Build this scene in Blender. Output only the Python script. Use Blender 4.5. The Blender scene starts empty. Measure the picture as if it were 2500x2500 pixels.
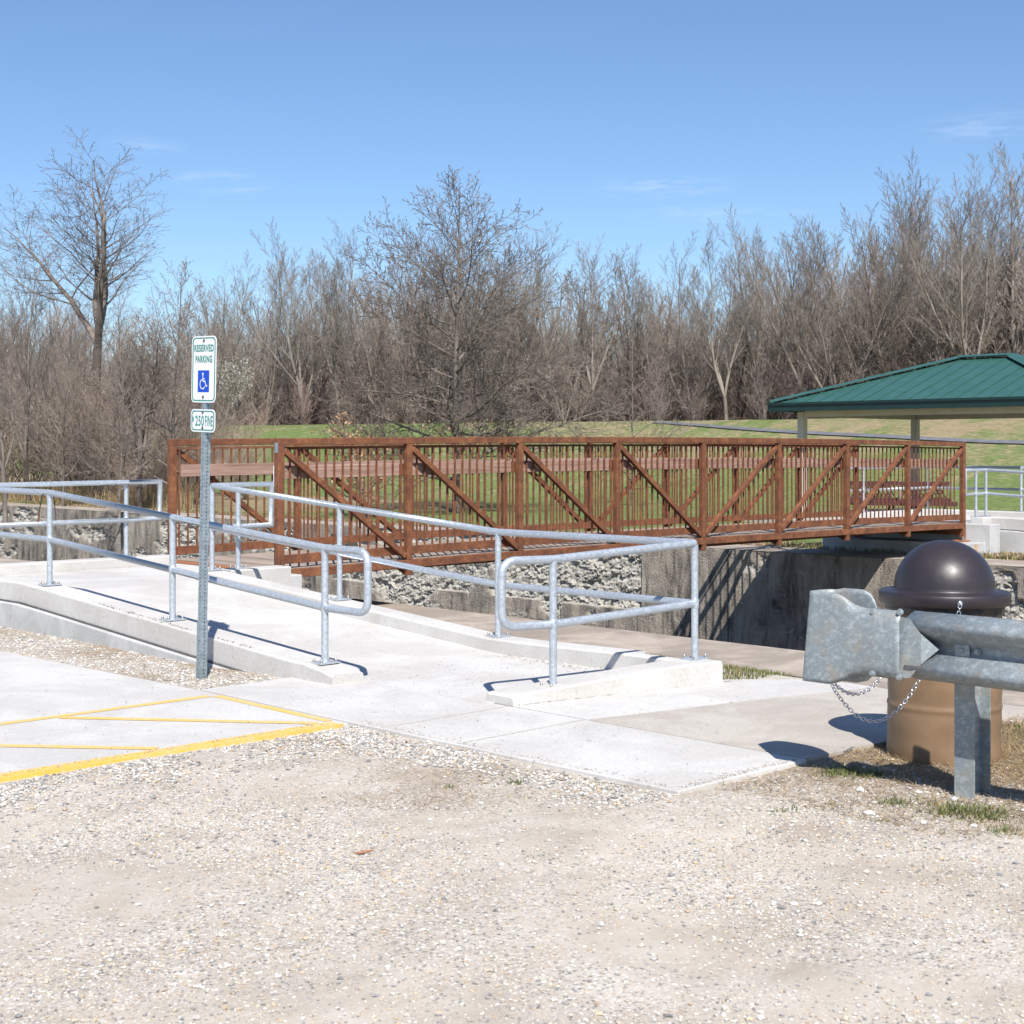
import bpy, math, random
import numpy as np
from mathutils import Vector, Matrix, noise
R=math.radians; PI=math.pi
sc=bpy.context.scene; col=sc.collection
# ------------------------------------------------------------------ frame
# the canal and the bridge cross at right angles: s runs along the bridge, t along the canal
A=R(44.1); CA,SA=math.cos(A),math.sin(A)
def W(s,t,z=0.0): return Vector((CA*s-SA*t, SA*s+CA*t, z))
def ST(x,y): return (CA*x+SA*y, -SA*x+CA*y)
F=3646.0
def ray_s(u,s):             # column u, plane s -> t
    Y=s/(CA*u/F+SA); X=u/F*Y; return ST(X,Y)[1]
# ------------------------------------------------------------------ object helpers
def tag(o,label=None,cat=None,group=None,kind=None):
    if label: o['label']=label
    if cat: o['category']=cat
    if group: o['group']=group
    if kind: o['kind']=kind
    return o
def empty(name,label,cat,loc=(0,0,0),rz=0.0,group=None,rot=None):
    o=bpy.data.objects.new(name,None); col.objects.link(o)
    o.empty_display_size=.2
    o.location=loc; o.rotation_euler=rot if rot else (0,0,rz)
    return tag(o,label,cat,group)
def link_mesh(name,me,mat,parent=None,loc=(0,0,0),rz=0.0):
    o=bpy.data.objects.new(name,me); col.objects.link(o)
    o.location=loc; o.rotation_euler=(0,0,rz)
    if mat is not None and len(me.materials)==0: me.materials.append(mat)
    if parent: o.parent=parent
    return o
class MB:
    def __init__(s,org=(0,0,0)):
        s.v=[]; s.f=[]; s.sm=[]; s.o=Vector(org)
    def add(s,vs,fs,smooth=False):
        b=len(s.v); s.v+=[tuple(Vector(p)-s.o) for p in vs]
        s.f+=[tuple(b+i for i in f) for f in fs]; s.sm+=[smooth]*len(fs); return s
    def box(s,a,b):
        x0,y0,z0=a; x1,y1,z1=b
        vs=[(x0,y0,z0),(x1,y0,z0),(x1,y1,z0),(x0,y1,z0),(x0,y0,z1),(x1,y0,z1),(x1,y1,z1),(x0,y1,z1)]
        return s.add(vs,[(3,2,1,0),(4,5,6,7),(0,1,5,4),(1,2,6,5),(2,3,7,6),(3,0,4,7)])
    def cbox(s,a,b,c=.008):       # box with chamfered edges
        x0,y0,z0=a; x1,y1,z1=b
        P=[]; 
        def ring(z,i): return [(x0+i,y0,z),(x1-i,y0,z),(x1,y0+i,z),(x1,y1-i,z),(x1-i,y1,z),(x0+i,y1,z),(x0,y1-i,z),(x0,y0+i,z)]
        def inner(z): return [(x0+c,y0+c,z),(x1-c,y0+c,z),(x1-c,y0+c,z),(x1-c,y1-c,z),(x1-c,y1-c,z),(x0+c,y1-c,z),(x0+c,y1-c,z),(x0+c,y0+c,z)]
        r=[inner(z0),ring(z0+c,c),ring(z1-c,c),inner(z1)]
        vs=[p for q in r for p in q]; fs=[]
        for k in range(3):
            for i in range(8):
                j=(i+1)%8; fs.append((k*8+i,k*8+j,k*8+8+j,k*8+8+i))
        fs.append((24,25+1,27+0,29)) ; fs.append((5,3,1+0,0))
        return s.add(vs,fs)
    def beam(s,p,q,w,h,up=(0,0,1)):   # rectangular bar: w across, h in the up plane
        p=Vector(p);q=Vector(q); d=(q-p).normalized(); u=Vector(up)
        x=d.cross(u).normalized(); y=x.cross(d).normalized()
        vs=[]
        for c in (p,q):
            for a,b in ((-1,-1),(1,-1),(1,1),(-1,1)): vs.append(c+x*(a*w/2)+y*(b*h/2))
        return s.add(vs,[(0,1,2,3),(7,6,5,4),(0,4,5,1),(1,5,6,2),(2,6,7,3),(3,7,4,0)])
    def tube(s,pts,r,k=12,caps=True,smooth=True,closed=False):
        pts=[Vector(p) for p in pts]; n=len(pts)
        rs=r if isinstance(r,(list,tuple)) else [r]*n
        vs=[];fs=[]; prev=None
        for i,p in enumerate(pts):
            if closed: t=(pts[(i+1)%n]-pts[i-1]).normalized(); m=1
            else:
                a=(p-pts[i-1]).normalized() if i>0 else None; b=(pts[i+1]-p).normalized() if i<n-1 else None
                if a is None: t=b
                elif b is None: t=a
                else: t=(a+b).normalized()
            if prev is None:
                ref=Vector((0,0,1)) if abs(t.z)<.9 else Vector((1,0,0))
                x=t.cross(ref).normalized()
            else: x=(prev-t*prev.dot(t)).normalized()
            prev=x; y=t.cross(x)
            sc_=1.0
            if not closed and 0<i<n-1:
                c=max(.35,math.sqrt(max(0,(1+a.dot(b))/2))); 
                bend=(b-a); 
                bn=bend.normalized() if bend.length>1e-6 else None
            else: bn=None;c=1
            for j in range(k):
                an=2*PI*j/k; v=x*math.cos(an)+y*math.sin(an)
                if bn is not None:
                    bp=(bn-t*bn.dot(t)); 
                    if bp.length>1e-6: bp.normalize(); v=v+bp*(v.dot(bp)*(1/c-1))
                vs.append(p+v*rs[i])
        m=n if closed else n-1
        for i in range(m):
            for j in range(k):
                a=i*k+j;b=i*k+(j+1)%k;i2=(i+1)%n
                fs.append((a,b,i2*k+(j+1)%k,i2*k+j))
        s.add(vs,fs,smooth)
        if caps and not closed:
            s.add([vs[j] for j in range(k)],[tuple(range(k-1,-1,-1))]); s.add([vs[(n-1)*k+j] for j in range(k)],[tuple(range(k))])
        return s
    def lathe(s,prof,c=(0,0),k=32,smooth=True):
        vs=[];fs=[];n=len(prof)
        for (r,z) in prof:
            for j in range(k): an=2*PI*j/k; vs.append((c[0]+r*math.cos(an),c[1]+r*math.sin(an),z))
        for i in range(n-1):
            for j in range(k): fs.append((i*k+j,i*k+(j+1)%k,(i+1)*k+(j+1)%k,(i+1)*k+j))
        return s.add(vs,fs,smooth)
    def prism(s,poly,z0,z1):
        n=len(poly); f0=z0 if callable(z0) else (lambda a,b:z0); f1=z1 if callable(z1) else (lambda a,b:z1)
        vs=[(a,b,f0(a,b)) for a,b in poly]+[(a,b,f1(a,b)) for a,b in poly]
        return s.add(vs,[tuple(range(n-1,-1,-1)),tuple(range(n,2*n))]+[(i,(i+1)%n,n+(i+1)%n,n+i) for i in range(n)])
    def loft(s,rings,smooth=False,cap=True,wrap=True):
        k=len(rings[0]);vs=[p for r in rings for p in r];fs=[]
        for i in range(len(rings)-1):
            for j in range(k if wrap else k-1): fs.append((i*k+j,i*k+(j+1)%k,(i+1)*k+(j+1)%k,(i+1)*k+j))
        if cap: fs+= [tuple(range(k-1,-1,-1)),tuple(range((len(rings)-1)*k,len(rings)*k))]
        return s.add(vs,fs,smooth)
    def mesh(s,name):
        me=bpy.data.meshes.new(name); me.from_pydata(s.v,[],s.f)
        me.polygons.foreach_set('use_smooth',s.sm); me.update(); return me
    def build(s,name,mat,parent=None,loc=(0,0,0),rz=0.0,bevel=0):
        o=link_mesh(name,s.mesh(name),mat,parent,loc,rz)
        if bevel:
            b=o.modifiers.new('b','BEVEL'); b.width=bevel; b.segments=2; b.limit_method='ANGLE'; b.angle_limit=R(40)
        return o
def np_mesh(name,V,Q,colors=None,smooth=False):
    V=np.asarray(V,dtype=np.float32); Q=np.asarray(Q,dtype=np.int32); k=Q.shape[1]
    me=bpy.data.meshes.new(name); me.vertices.add(len(V)); me.vertices.foreach_set('co',V.ravel())
    me.loops.add(Q.size); me.loops.foreach_set('vertex_index',Q.ravel())
    me.polygons.add(len(Q)); me.polygons.foreach_set('loop_start',np.arange(0,Q.size,k,dtype=np.int32))
    me.polygons.foreach_set('loop_total',np.full(len(Q),k,dtype=np.int32))
    me.polygons.foreach_set('use_smooth',np.full(len(Q),smooth,dtype=bool))
    me.update(calc_edges=True)
    if colors is not None:
        a=me.color_attributes.new('Col','FLOAT_COLOR','POINT'); c=np.ones((len(V),4),dtype=np.float32); c[:,:3]=colors; a.data.foreach_set('color',c.ravel())
    return me
def in_st(o): return o   # readability
def strup(name,o,kind='structure'): o['kind']=kind; return o
# ------------------------------------------------------------------ materials
def mat(name):
    m=bpy.data.materials.new(name); m.use_nodes=True; nt=m.node_tree
    b=nt.nodes['Principled BSDF']; return m,nt,b
def N(nt,t,**kw):
    n=nt.nodes.new(t)
    for k,v in kw.items():
        if hasattr(n,k): setattr(n,k,v)
        else: n.inputs[k].default_value=v
    return n
def ramp(nt,src,stops,interp='LINEAR'):
    r=nt.nodes.new('ShaderNodeValToRGB'); r.color_ramp.interpolation=interp
    e=r.color_ramp.elements
    while len(e)<len(stops): e.new(.5)
    for i,(p,c) in enumerate(stops):
        e[i].position=p; e[i].color=(c[0],c[1],c[2],1) if isinstance(c,(tuple,list)) else (c,c,c,1)
    nt.links.new(src,r.inputs[0]); return r.outputs[0]
def mix(nt,f,a,b,mode='MIX'):
    m=nt.nodes.new('ShaderNodeMix'); m.data_type='RGBA'; m.blend_type=mode
    for i,x in ((0,f),(6,a),(7,b)):
        if isinstance(x,(int,float)): m.inputs[i].default_value=x
        elif isinstance(x,(tuple,list)): m.inputs[i].default_value=(x[0],x[1],x[2],1)
        else: nt.links.new(x,m.inputs[i])
    return m.outputs[2]
def coords(nt,scale=(1,1,1),rot=0.0,which='Object'):
    tc=nt.nodes.new('ShaderNodeTexCoord'); mp=nt.nodes.new('ShaderNodeMapping')
    mp.inputs['Scale'].default_value=scale; mp.inputs['Rotation'].default_value=(0,0,rot)
    nt.links.new(tc.outputs[which],mp.inputs[0]); return mp.outputs[0]
def noi(nt,co,scale,detail=4,rough=.6,dist=0):
    n=nt.nodes.new('ShaderNodeTexNoise'); n.inputs['Scale'].default_value=scale; n.inputs['Detail'].default_value=detail
    n.inputs['Roughness'].default_value=rough; n.inputs['Distortion'].default_value=dist; nt.links.new(co,n.inputs[0]); return n.outputs[0]
def vor(nt,co,scale,feature='F1',rand=1):
    n=nt.nodes.new('ShaderNodeTexVoronoi'); n.feature=feature; n.inputs['Scale'].default_value=scale; n.inputs['Randomness'].default_value=rand
    nt.links.new(co,n.inputs[0]); return n
def bump(nt,b,h,strength,dist=.01):
    n=nt.nodes.new('ShaderNodeBump'); n.inputs['Strength'].default_value=strength; n.inputs['Distance'].default_value=dist
    nt.links.new(h,n.inputs['Height']); nt.links.new(n.outputs[0],b.inputs['Normal']); return n
def simple(name,c1,c2=None,scale=20,rough=.7,metal=0,bmp=0,bscale=None,bdist=.003,stretch=(1,1,1),lo=.35,hi=.65,spec=None,which='Object'):
    m,nt,b=mat(name); c2=c2 or c1
    co=coords(nt,stretch,which=which); n=noi(nt,co,scale,5,.62)
    nt.links.new(ramp(nt,n,[(lo,c1),(hi,c2)]),b.inputs['Base Color'])
    b.inputs['Roughness'].default_value=rough; b.inputs['Metallic'].default_value=metal
    if spec is not None: b.inputs['Specular IOR Level'].default_value=spec
    if bmp: bump(nt,b,noi(nt,co,bscale or scale*3,6,.7),bmp,bdist)
    return m
M={}
# concrete, new and very pale
def concrete(name,base,dirt,speck,sc_=1.0,bm=.35,stain=.5):
    m,nt,b=mat(name); co=coords(nt)
    c=ramp(nt,noi(nt,co,1.3*sc_,6,.65,.6),[(.30,tuple(x*.93 for x in dirt)),(.45,dirt),(.60,base)])
    fine=ramp(nt,noi(nt,co,55,5,.7),[(.38,.86),(.6,1.0)])
    c=mix(nt,1.0,c,fine,'MULTIPLY')
    sp=ramp(nt,noi(nt,co,23,2,.5),[(.26,1.0),(.30,0.0)]); c=mix(nt,sp,c,speck)
    nt.links.new(c,b.inputs['Base Color']); b.inputs['Roughness'].default_value=.88
    bump(nt,b,noi(nt,co,90,6,.75),bm,.003); return m
M['conc']=concrete('new_concrete',(.555,.538,.515),(.49,.47,.443),(.33,.30,.265))
M['conc_side']=concrete('formed_concrete',(.50,.50,.50),(.42,.42,.41),(.33,.31,.28),2.0,.5)
M['conc_old']=concrete('old_slab_concrete',(.47,.43,.38),(.40,.36,.315),(.25,.22,.18),1.5,.6)
M['conc_path']=concrete('weathered_path_concrete',(.43,.365,.30),(.30,.25,.205),(.17,.14,.11),1.1,.8)
M['joint']=simple('joint_dirt',(.27,.24,.20),(.44,.41,.37),60,.95)
# yellow paint, worn
def yellow():
    m,nt,b=mat('worn_yellow_paint'); co=coords(nt)
    w=ramp(nt,noi(nt,co,38,6,.75),[(.36,0.0),(.58,1.0)])
    big=ramp(nt,noi(nt,co,1.1,3,.5),[(.45,.0),(.62,.5)])
    mm=nt.nodes.new('ShaderNodeMath'); mm.operation='ADD'; mm.use_clamp=True; nt.links.new(w,mm.inputs[0]); nt.links.new(big,mm.inputs[1])
    nt.links.new(mix(nt,mm.outputs[0],(.57,.49,.34),(.74,.42,.075)),b.inputs['Base Color']); b.inputs['Roughness'].default_value=.7
    bump(nt,b,noi(nt,co,90,5,.7),.3,.002); return m
M['yellow']=yellow()
# galvanized pipe
def galv(name,c1,c2,metal,rough,vs=70,bm=.04):
    m,nt,b=mat(name); co=coords(nt)
    v=vor(nt,co,vs); sep=nt.nodes.new('ShaderNodeSeparateColor'); nt.links.new(v.outputs['Color'],sep.inputs[0])
    n=noi(nt,co,vs*.25,4,.6); add=mix(nt,.5,sep.outputs[0],n)
    nt.links.new(ramp(nt,add,[(.3,c1),(.7,c2)]),b.inputs['Base Color'])
    nt.links.new(ramp(nt,add,[(.2,rough-.08),(.8,rough+.12)]),b.inputs['Roughness'])
    b.inputs['Metallic'].default_value=metal; bump(nt,b,noi(nt,co,120,4,.6),bm,.002); return m
M['galv']=galv('galvanized_pipe',(.40,.44,.485),(.49,.53,.575),.5,.42)
M['galv_sign']=galv('galvanized_tube',(.25,.31,.34),(.36,.42,.45),.6,.45,60)
def guard():
    m,nt,b=mat('weathered_guardrail_zinc'); co=coords(nt)
    v=vor(nt,co,120); sep=nt.nodes.new('ShaderNodeSeparateColor'); nt.links.new(v.outputs['Color'],sep.inputs[0])
    c=ramp(nt,mix(nt,.7,sep.outputs[0],noi(nt,co,16,5,.7)),[(.3,(.20,.235,.25)),(.55,(.245,.28,.295)),(.75,(.30,.335,.35))])
    wh=ramp(nt,noi(nt,coords(nt,(1,1,1.4)),24,5,.7),[(.52,0.0),(.60,1.0)]); c=mix(nt,mix(nt,1.0,wh,(.30,.30,.30),'MULTIPLY'),c,(.55,.60,.63))
    ru=ramp(nt,noi(nt,co,7,5,.7),[(.50,0.0),(.70,.55)]); c=mix(nt,ru,c,(.33,.275,.20))
    nt.links.new(c,b.inputs['Base Color']); b.inputs['Metallic'].default_value=.2; b.inputs['Roughness'].default_value=.55
    bump(nt,b,noi(nt,co,60,5,.7),.12,.003); return m
M['guard']=guard()
def rust():
    m,nt,b=mat('weathering_steel'); co=coords(nt)
    c=ramp(nt,noi(nt,co,7,6,.7,.4),[(.3,(.088,.032,.017)),(.52,(.168,.061,.026)),(.74,(.29,.118,.044))])
    sp=ramp(nt,noi(nt,co,70,3,.6),[(.3,.55),(.5,1.0)]); c=mix(nt,1,c,sp,'MULTIPLY')
    nt.links.new(c,b.inputs['Base Color']); b.inputs['Roughness'].default_value=.82
    bump(nt,b,noi(nt,co,160,5,.7),.35,.002); return m
M['rust']=rust()
M['stain']=simple('rust_stain',(.42,.27,.15),(.52,.36,.22),20,.9)
M['rust_bright']=simple('orange_rust',(.24,.085,.03),(.36,.15,.06),20,.85,bmp=.3)
def wood(name,c1,c2,c3,ax,plank=None):
    m,nt,b=mat(name); st=[34,34,34]; st[ax]=1.2; co=coords(nt,tuple(st))
    g=noi(nt,co,1.0,6,.7,.5); c=ramp(nt,g,[(.3,c1),(.52,c2),(.72,c3)])
    if plank:
        pc=coords(nt,(1/plank,.001,.001)); wn=nt.nodes.new('ShaderNodeTexVoronoi'); 
        sx=nt.nodes.new('ShaderNodeSeparateXYZ'); nt.links.new(pc,sx.inputs[0]); fl=nt.nodes.new('ShaderNodeMath'); fl.operation='FLOOR'; nt.links.new(sx.outputs[0],fl.inputs[0])
        w=nt.nodes.new('ShaderNodeTexWhiteNoise'); w.noise_dimensions='1D'; nt.links.new(fl.outputs[0],w.inputs['W']); c=mix(nt,1,c,ramp(nt,w.outputs[0],[(0,.72),(1,1.1)]),'MULTIPLY')
    nt.links.new(c,b.inputs['Base Color']); b.inputs['Roughness'].default_value=.85; bump(nt,b,g,.4,.004); return m
M['rubwood']=wood('weathered_rail_timber',(.16,.095,.07),(.29,.18,.14),(.42,.30,.25),0)
M['deck']=wood('deck_timber',(.20,.15,.12),(.33,.265,.215),(.44,.37,.31),1,.143)
M['roof']=simple('green_roof_metal',(.032,.098,.083),(.040,.115,.098),3,.42,metal=.1)
M['fascia']=simple('dark_green_fascia',(.006,.024,.023),(.008,.030,.028),3,.4)
M['cream']=simple('cream_steel',(.50,.44,.36),(.56,.50,.42),5,.6)
M['soffit']=simple('tan_soffit_boards',(.33,.26,.2),(.4,.32,.25),9,.7)
M['maroon']=simple('maroon_coated_metal',(.05,.012,.014),(.07,.016,.02),9,.5)
M['signwhite']=simple('sign_white_sheeting',(.66,.66,.68),(.70,.70,.72),4,.45)
M['signgreen']=simple('sign_green_ink',(.0,.19,.14),(.0,.21,.155),4,.5)
M['signblue']=simple('sign_blue_ink',(.0,.05,.42),(.0,.055,.46),4,.5)
M['bolt']=simple('steel_bolt',(.30,.29,.27),(.45,.44,.42),80,.45,metal=.7)
M['darkbolt']=simple('dark_bolt',(.04,.035,.045),(.12,.11,.12),80,.4,metal=.6)
M['drum']=simple('tan_drum_paint',(.18,.115,.064),(.225,.145,.082),6,.5,bmp=.12,bscale=30,bdist=.004)
def dome():
    m,nt,b=mat('brown_lid_plastic'); co=coords(nt)
    c=ramp(nt,noi(nt,co,5,5,.6),[(.3,(.022,.017,.020)),(.7,(.032,.025,.029))])
    scr=ramp(nt,noi(nt,coords(nt,(3,3,22)),5,5,.75,.8),[(.70,0.0),(.76,.35)]); c=mix(nt,scr,c,(.28,.25,.25))
    nt.links.new(c,b.inputs['Base Color'])
    nt.links.new(ramp(nt,noi(nt,co,22,5,.7),[(.3,.34),(.7,.48)]),b.inputs['Roughness']); bump(nt,b,noi(nt,co,260,3,.6),.06,.002); return m
M['dome']=dome()
M['bag']=simple('black_plastic_bag',(.012,.012,.014),(.02,.02,.024),20,.28,bmp=.8,bscale=9,bdist=.02)
M['chain']=simple('zinc_chain',(.55,.56,.6),(.7,.7,.74),60,.25,metal=.9)
M['gasket']=simple('dark_joint_filler',(.055,.05,.05),(.10,.095,.095),30,.8)
M['plaque']=simple('blue_grey_plaque',(.22,.27,.31),(.3,.36,.4),30,.4,metal=.4)
M['cable']=simple('black_cord',(.015,.016,.02),None,10,.5)
M['asphalt']=simple('path_asphalt',(.10,.105,.12),(.15,.155,.17),3,.9)
M['twig']=simple('debris_twig',(.12,.075,.045),(.26,.17,.10),30,.9)
M['leafred']=simple('orange_brown_stick',(.14,.07,.04),(.34,.16,.08),20,.8)
def vcol(name,rough=.9,trans=0,bm=0):
    m,nt,b=mat(name); a=nt.nodes.new('ShaderNodeVertexColor'); a.layer_name='Col'
    c=a.outputs[0]
    nt.links.new(c,b.inputs['Base Color']); b.inputs['Roughness'].default_value=rough
    b.inputs['Specular IOR Level'].default_value=.25
    if bm: bump(nt,b,noi(nt,coords(nt),bm,5,.7),.5,.004)
    if trans:
        t=nt.nodes.new('ShaderNodeBsdfTranslucent'); nt.links.new(c,t.inputs[0]); ms=nt.nodes.new('ShaderNodeMixShader'); ms.inputs[0].default_value=trans
        nt.links.new(b.outputs[0],ms.inputs[1]); nt.links.new(t.outputs[0],ms.inputs[2]); nt.links.new(ms.outputs[0],nt.nodes['Material Output'].inputs[0])
    return m
M['stone']=vcol('crushed_stone',.9,bm=200)
M['blade']=vcol('grass_blades',.7,.3)
M['leaf']=vcol('dry_leaves',.7,.35)
def bark(name,c1,c2,sc_=3,st=(1,1,.3)):
    m,nt,b=mat(name); co=coords(nt,st)
    c=ramp(nt,noi(nt,co,sc_,2,.7),[(.32,c1),(.68,c2)])
    nt.links.new(c,b.inputs['Base Color']); b.inputs['Roughness'].default_value=.92; b.inputs['Specular IOR Level'].default_value=.2
    return m
M['bark_grey']=bark('grey_bark',(.09,.075,.064),(.225,.195,.17))
M['bark_dark']=bark('dark_bark',(.04,.032,.028),(.12,.098,.084))
M['bark_pale']=bark('pale_bark',(.27,.235,.20),(.50,.45,.40))
M['twig_grey']=bark('grey_twigs',(.145,.12,.103),(.28,.24,.21),.5,(1,1,1))
M['twig_pale']=bark('pale_twigs',(.18,.155,.13),(.33,.29,.25),.5,(1,1,1))
M['twig_red']=bark('reddish_twigs',(.17,.13,.115),(.27,.215,.19),.25,(1,1,1))
M['twig_dark']=bark('dark_twigs',(.10,.082,.07),(.25,.21,.18),1.2,(1,1,1))
M['twig_tan']=bark('tan_brush',(.18,.13,.10),(.30,.22,.165),.5,(1,1,1))
# gravel lot
def gravel():
    m,nt,b=mat('gravel_lot'); co=coords(nt)
    dust=ramp(nt,noi(nt,co,2.2,7,.7,.3),[(.3,(.37,.32,.265)),(.5,(.455,.405,.345)),(.7,(.52,.48,.425))])
    v=vor(nt,co,72); sep=nt.nodes.new('ShaderNodeSeparateColor'); nt.links.new(v.outputs['Color'],sep.inputs[0])
    st=ramp(nt,sep.outputs[0],[(0,(.14,.14,.14)),(.22,(.30,.285,.26)),(.45,(.48,.42,.34)),(.7,(.58,.54,.49)),(.88,(.72,.70,.66)),(1,(.42,.30,.20))])
    v2=vor(nt,co,42); s2=nt.nodes.new('ShaderNodeSeparateColor'); nt.links.new(v2.outputs['Color'],s2.inputs[0])
    st2=ramp(nt,s2.outputs[1],[(0,(.26,.25,.24)),(.4,(.5,.45,.39)),(.8,(.68,.66,.62)),(1,(.8,.79,.77))])
    shape=ramp(nt,v.outputs['Distance'],[(.35,1.0),(.6,0.0)]); pick=ramp(nt,sep.outputs[2],[(.25,0.0),(.35,1.0)])
    a=nt.nodes.new('ShaderNodeVertexColor'); a.layer_name='Col'; sx=nt.nodes.new('ShaderNodeSeparateColor'); nt.links.new(a.outputs[0],sx.inputs[0])
    patch=ramp(nt,noi(nt,co,1.1,4,.6,.4),[(.40,.05),(.56,1.0)])
    soil=ramp(nt,noi(nt,co,14,5,.75),[(.3,(.15,.105,.07)),(.6,(.30,.225,.155)),(.8,(.42,.34,.25))])
    dust=mix(nt,sx.outputs[0],dust,soil)
    f=mix(nt,1,mix(nt,1,shape,pick,'MULTIPLY'),patch,'MULTIPLY'); c=mix(nt,f,dust,st)
    sh2=ramp(nt,v2.outputs['Distance'],[(.22,1.0),(.34,0.0)]); pk2=ramp(nt,s2.outputs[2],[(.78,0.0),(.82,1.0)])
    f2=mix(nt,1,mix(nt,1,sh2,pk2,'MULTIPLY'),patch,'MULTIPLY'); c=mix(nt,f2,c,st2)
    bl=ramp(nt,noi(nt,coords(nt,(1,2.2,1),R(30)),.6,6,.65,1.2),[(.34,1.06),(.5,.99),(.68,.87)]); c=mix(nt,1,c,bl,'MULTIPLY')
    nt.links.new(c,b.inputs['Base Color']); b.inputs['Roughness'].default_value=.95; b.inputs['Specular IOR Level'].default_value=.15
    h=mix(nt,.5,f,noi(nt,co,150,6,.8)); h=mix(nt,.35,h,f2); bump(nt,b,h,.75,.009); return m
M['gravel']=gravel()
def lawn():
    m,nt,b=mat('spring_lawn'); co=coords(nt)
    big=noi(nt,coords(nt,(.35,1,1),R(-20)),.55,5,.7,.5)
    fine=noi(nt,coords(nt,(1,.35,1)),9,5,.75)
    g=ramp(nt,fine,[(.32,(.08,.12,.035)),(.5,(.14,.19,.062)),(.7,(.23,.27,.115))])
    d=ramp(nt,fine,[(.3,(.20,.155,.085)),(.7,(.38,.31,.20))])
    a=nt.nodes.new('ShaderNodeVertexColor'); a.layer_name='Col'; sx=nt.nodes.new('ShaderNodeSeparateColor'); nt.links.new(a.outputs[0],sx.inputs[0])
    ad=nt.nodes.new('ShaderNodeMath'); ad.operation='ADD'; nt.links.new(big,ad.inputs[0]); nt.links.new(sx.outputs[0],ad.inputs[1])
    f2=nt.nodes.new('ShaderNodeMath'); f2.operation='MULTIPLY_ADD'; nt.links.new(fine,f2.inputs[0]); f2.inputs[1].default_value=.5; nt.links.new(ad.outputs[0],f2.inputs[2])
    f=ramp(nt,f2.outputs[0],[(.78,0.0),(1.0,1.0)])
    c=mix(nt,f,g,d); nt.links.new(c,b.inputs['Base Color']); b.inputs['Roughness'].default_value=.95; b.inputs['Specular IOR Level'].default_value=.1
    bump(nt,b,fine,.8,.12); return m
M['lawn']=lawn()
M['litter_ground']=simple('leaf_litter_ground',(.20,.145,.095),(.36,.28,.20),14,.95,bmp=.8,bscale=40,bdist=.02)
def wallm():
    m,nt,b=mat('old_lock_wall'); co=coords(nt)
    a=nt.nodes.new('ShaderNodeVertexColor'); a.layer_name='Col'; sx=nt.nodes.new('ShaderNodeSeparateColor'); nt.links.new(a.outputs[0],sx.inputs[0])
    n=noi(nt,coords(nt,(1,1.0,.45)),2.0,6,.7,.8)
    flat=ramp(nt,n,[(.30,(.09,.08,.07)),(.43,(.25,.22,.19)),(.55,(.36,.315,.26)),(.75,(.46,.42,.36))])
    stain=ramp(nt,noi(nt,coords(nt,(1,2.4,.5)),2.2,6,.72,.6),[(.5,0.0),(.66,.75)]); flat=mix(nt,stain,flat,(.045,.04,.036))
    wst=ramp(nt,noi(nt,coords(nt,(1,5,.5),0),2.2,5,.7),[(.6,0.0),(.7,.7)]); flat=mix(nt,wst,flat,(.56,.53,.48))
    # block courses and whitish seams
    cd0=coords(nt,(1,.75,1.9)); nn=nt.nodes.new('ShaderNodeTexNoise'); nn.inputs['Scale'].default_value=1.6; nn.inputs['Detail'].default_value=5; nt.links.new(cd0,nn.inputs[0]); cd=mix(nt,.42,cd0,nn.outputs['Color'],'LINEAR_LIGHT'); v=vor(nt,cd,1.35,'DISTANCE_TO_EDGE',.95); 
    wob=noi(nt,co,5,4,.6); add=nt.nodes.new('ShaderNodeMath'); add.operation='MULTIPLY_ADD'; nt.links.new(wob,add.inputs[0]); add.inputs[1].default_value=.05; nt.links.new(v.outputs['Distance'],add.inputs[2])
    seam=ramp(nt,add.outputs[0],[(.020,1.0),(.034,0.0)]); 
    sm=mix(nt,1,seam,ramp(nt,noi(nt,co,1.7,3,.6),[(.42,0.0),(.55,1.0)]),'MULTIPLY')
    sm=mix(nt,1,sm,ramp(nt,sx.outputs[1],[(.2,1.0),(.5,0.0)]),'MULTIPLY')
    flat=mix(nt,sm,flat,(.60,.57,.50))
    rock=ramp(nt,noi(nt,co,6,7,.78,1.2),[(.3,(.24,.22,.19)),(.43,(.38,.36,.315)),(.58,(.49,.47,.42)),(.8,(.58,.56,.51))])
    c=mix(nt,sx.outputs[0],flat,rock)
    nt.links.new(c,b.inputs['Base Color']); b.inputs['Roughness'].default_value=.93; b.inputs['Specular IOR Level'].default_value=.15
    h=mix(nt,sx.outputs[0],noi(nt,co,26,5,.7),noi(nt,co,14,7,.8)); bump(nt,b,h,.8,.05); return m
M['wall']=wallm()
M['mud']=simple('canal_bed_mud',(.07,.06,.045),(.12,.10,.07),2,.9)
# ================================================================== SETTING (st frame objects are rotated by A about the origin)
rng=random.Random(7); nrg=np.random.default_rng(7)
def stobj(o): o.rotation_euler=(0,0,A); return o
def zs(s,t=0):      # near bank: the lot is level, the ground falls gently to the tow path
    k=min(1,max(0,(s-8.62)/.8)); return -.19*(k*k*(3-2*k))
def grid_sheet(name,ss,ts,zf,m,cols=None,kind='structure',mask=None):
    ns,nt_=len(ss),len(ts); V=[];C=[]
    for s in ss:
        for t in ts:
            V.append((s,t,zf(s,t)))
            if cols: C.append(cols(s,t))
    Q=[(i*nt_+j,(i+1)*nt_+j,(i+1)*nt_+j+1,i*nt_+j+1) for i in range(ns-1) for j in range(nt_-1) if not mask or mask((ss[i]+ss[i+1])/2,(ts[j]+ts[j+1])/2)]
    me=np_mesh(name,V,Q,np.array(C) if cols else None,True)
    o=link_mesh(name,me,m); stobj(o); o['kind']=kind; return o
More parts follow.
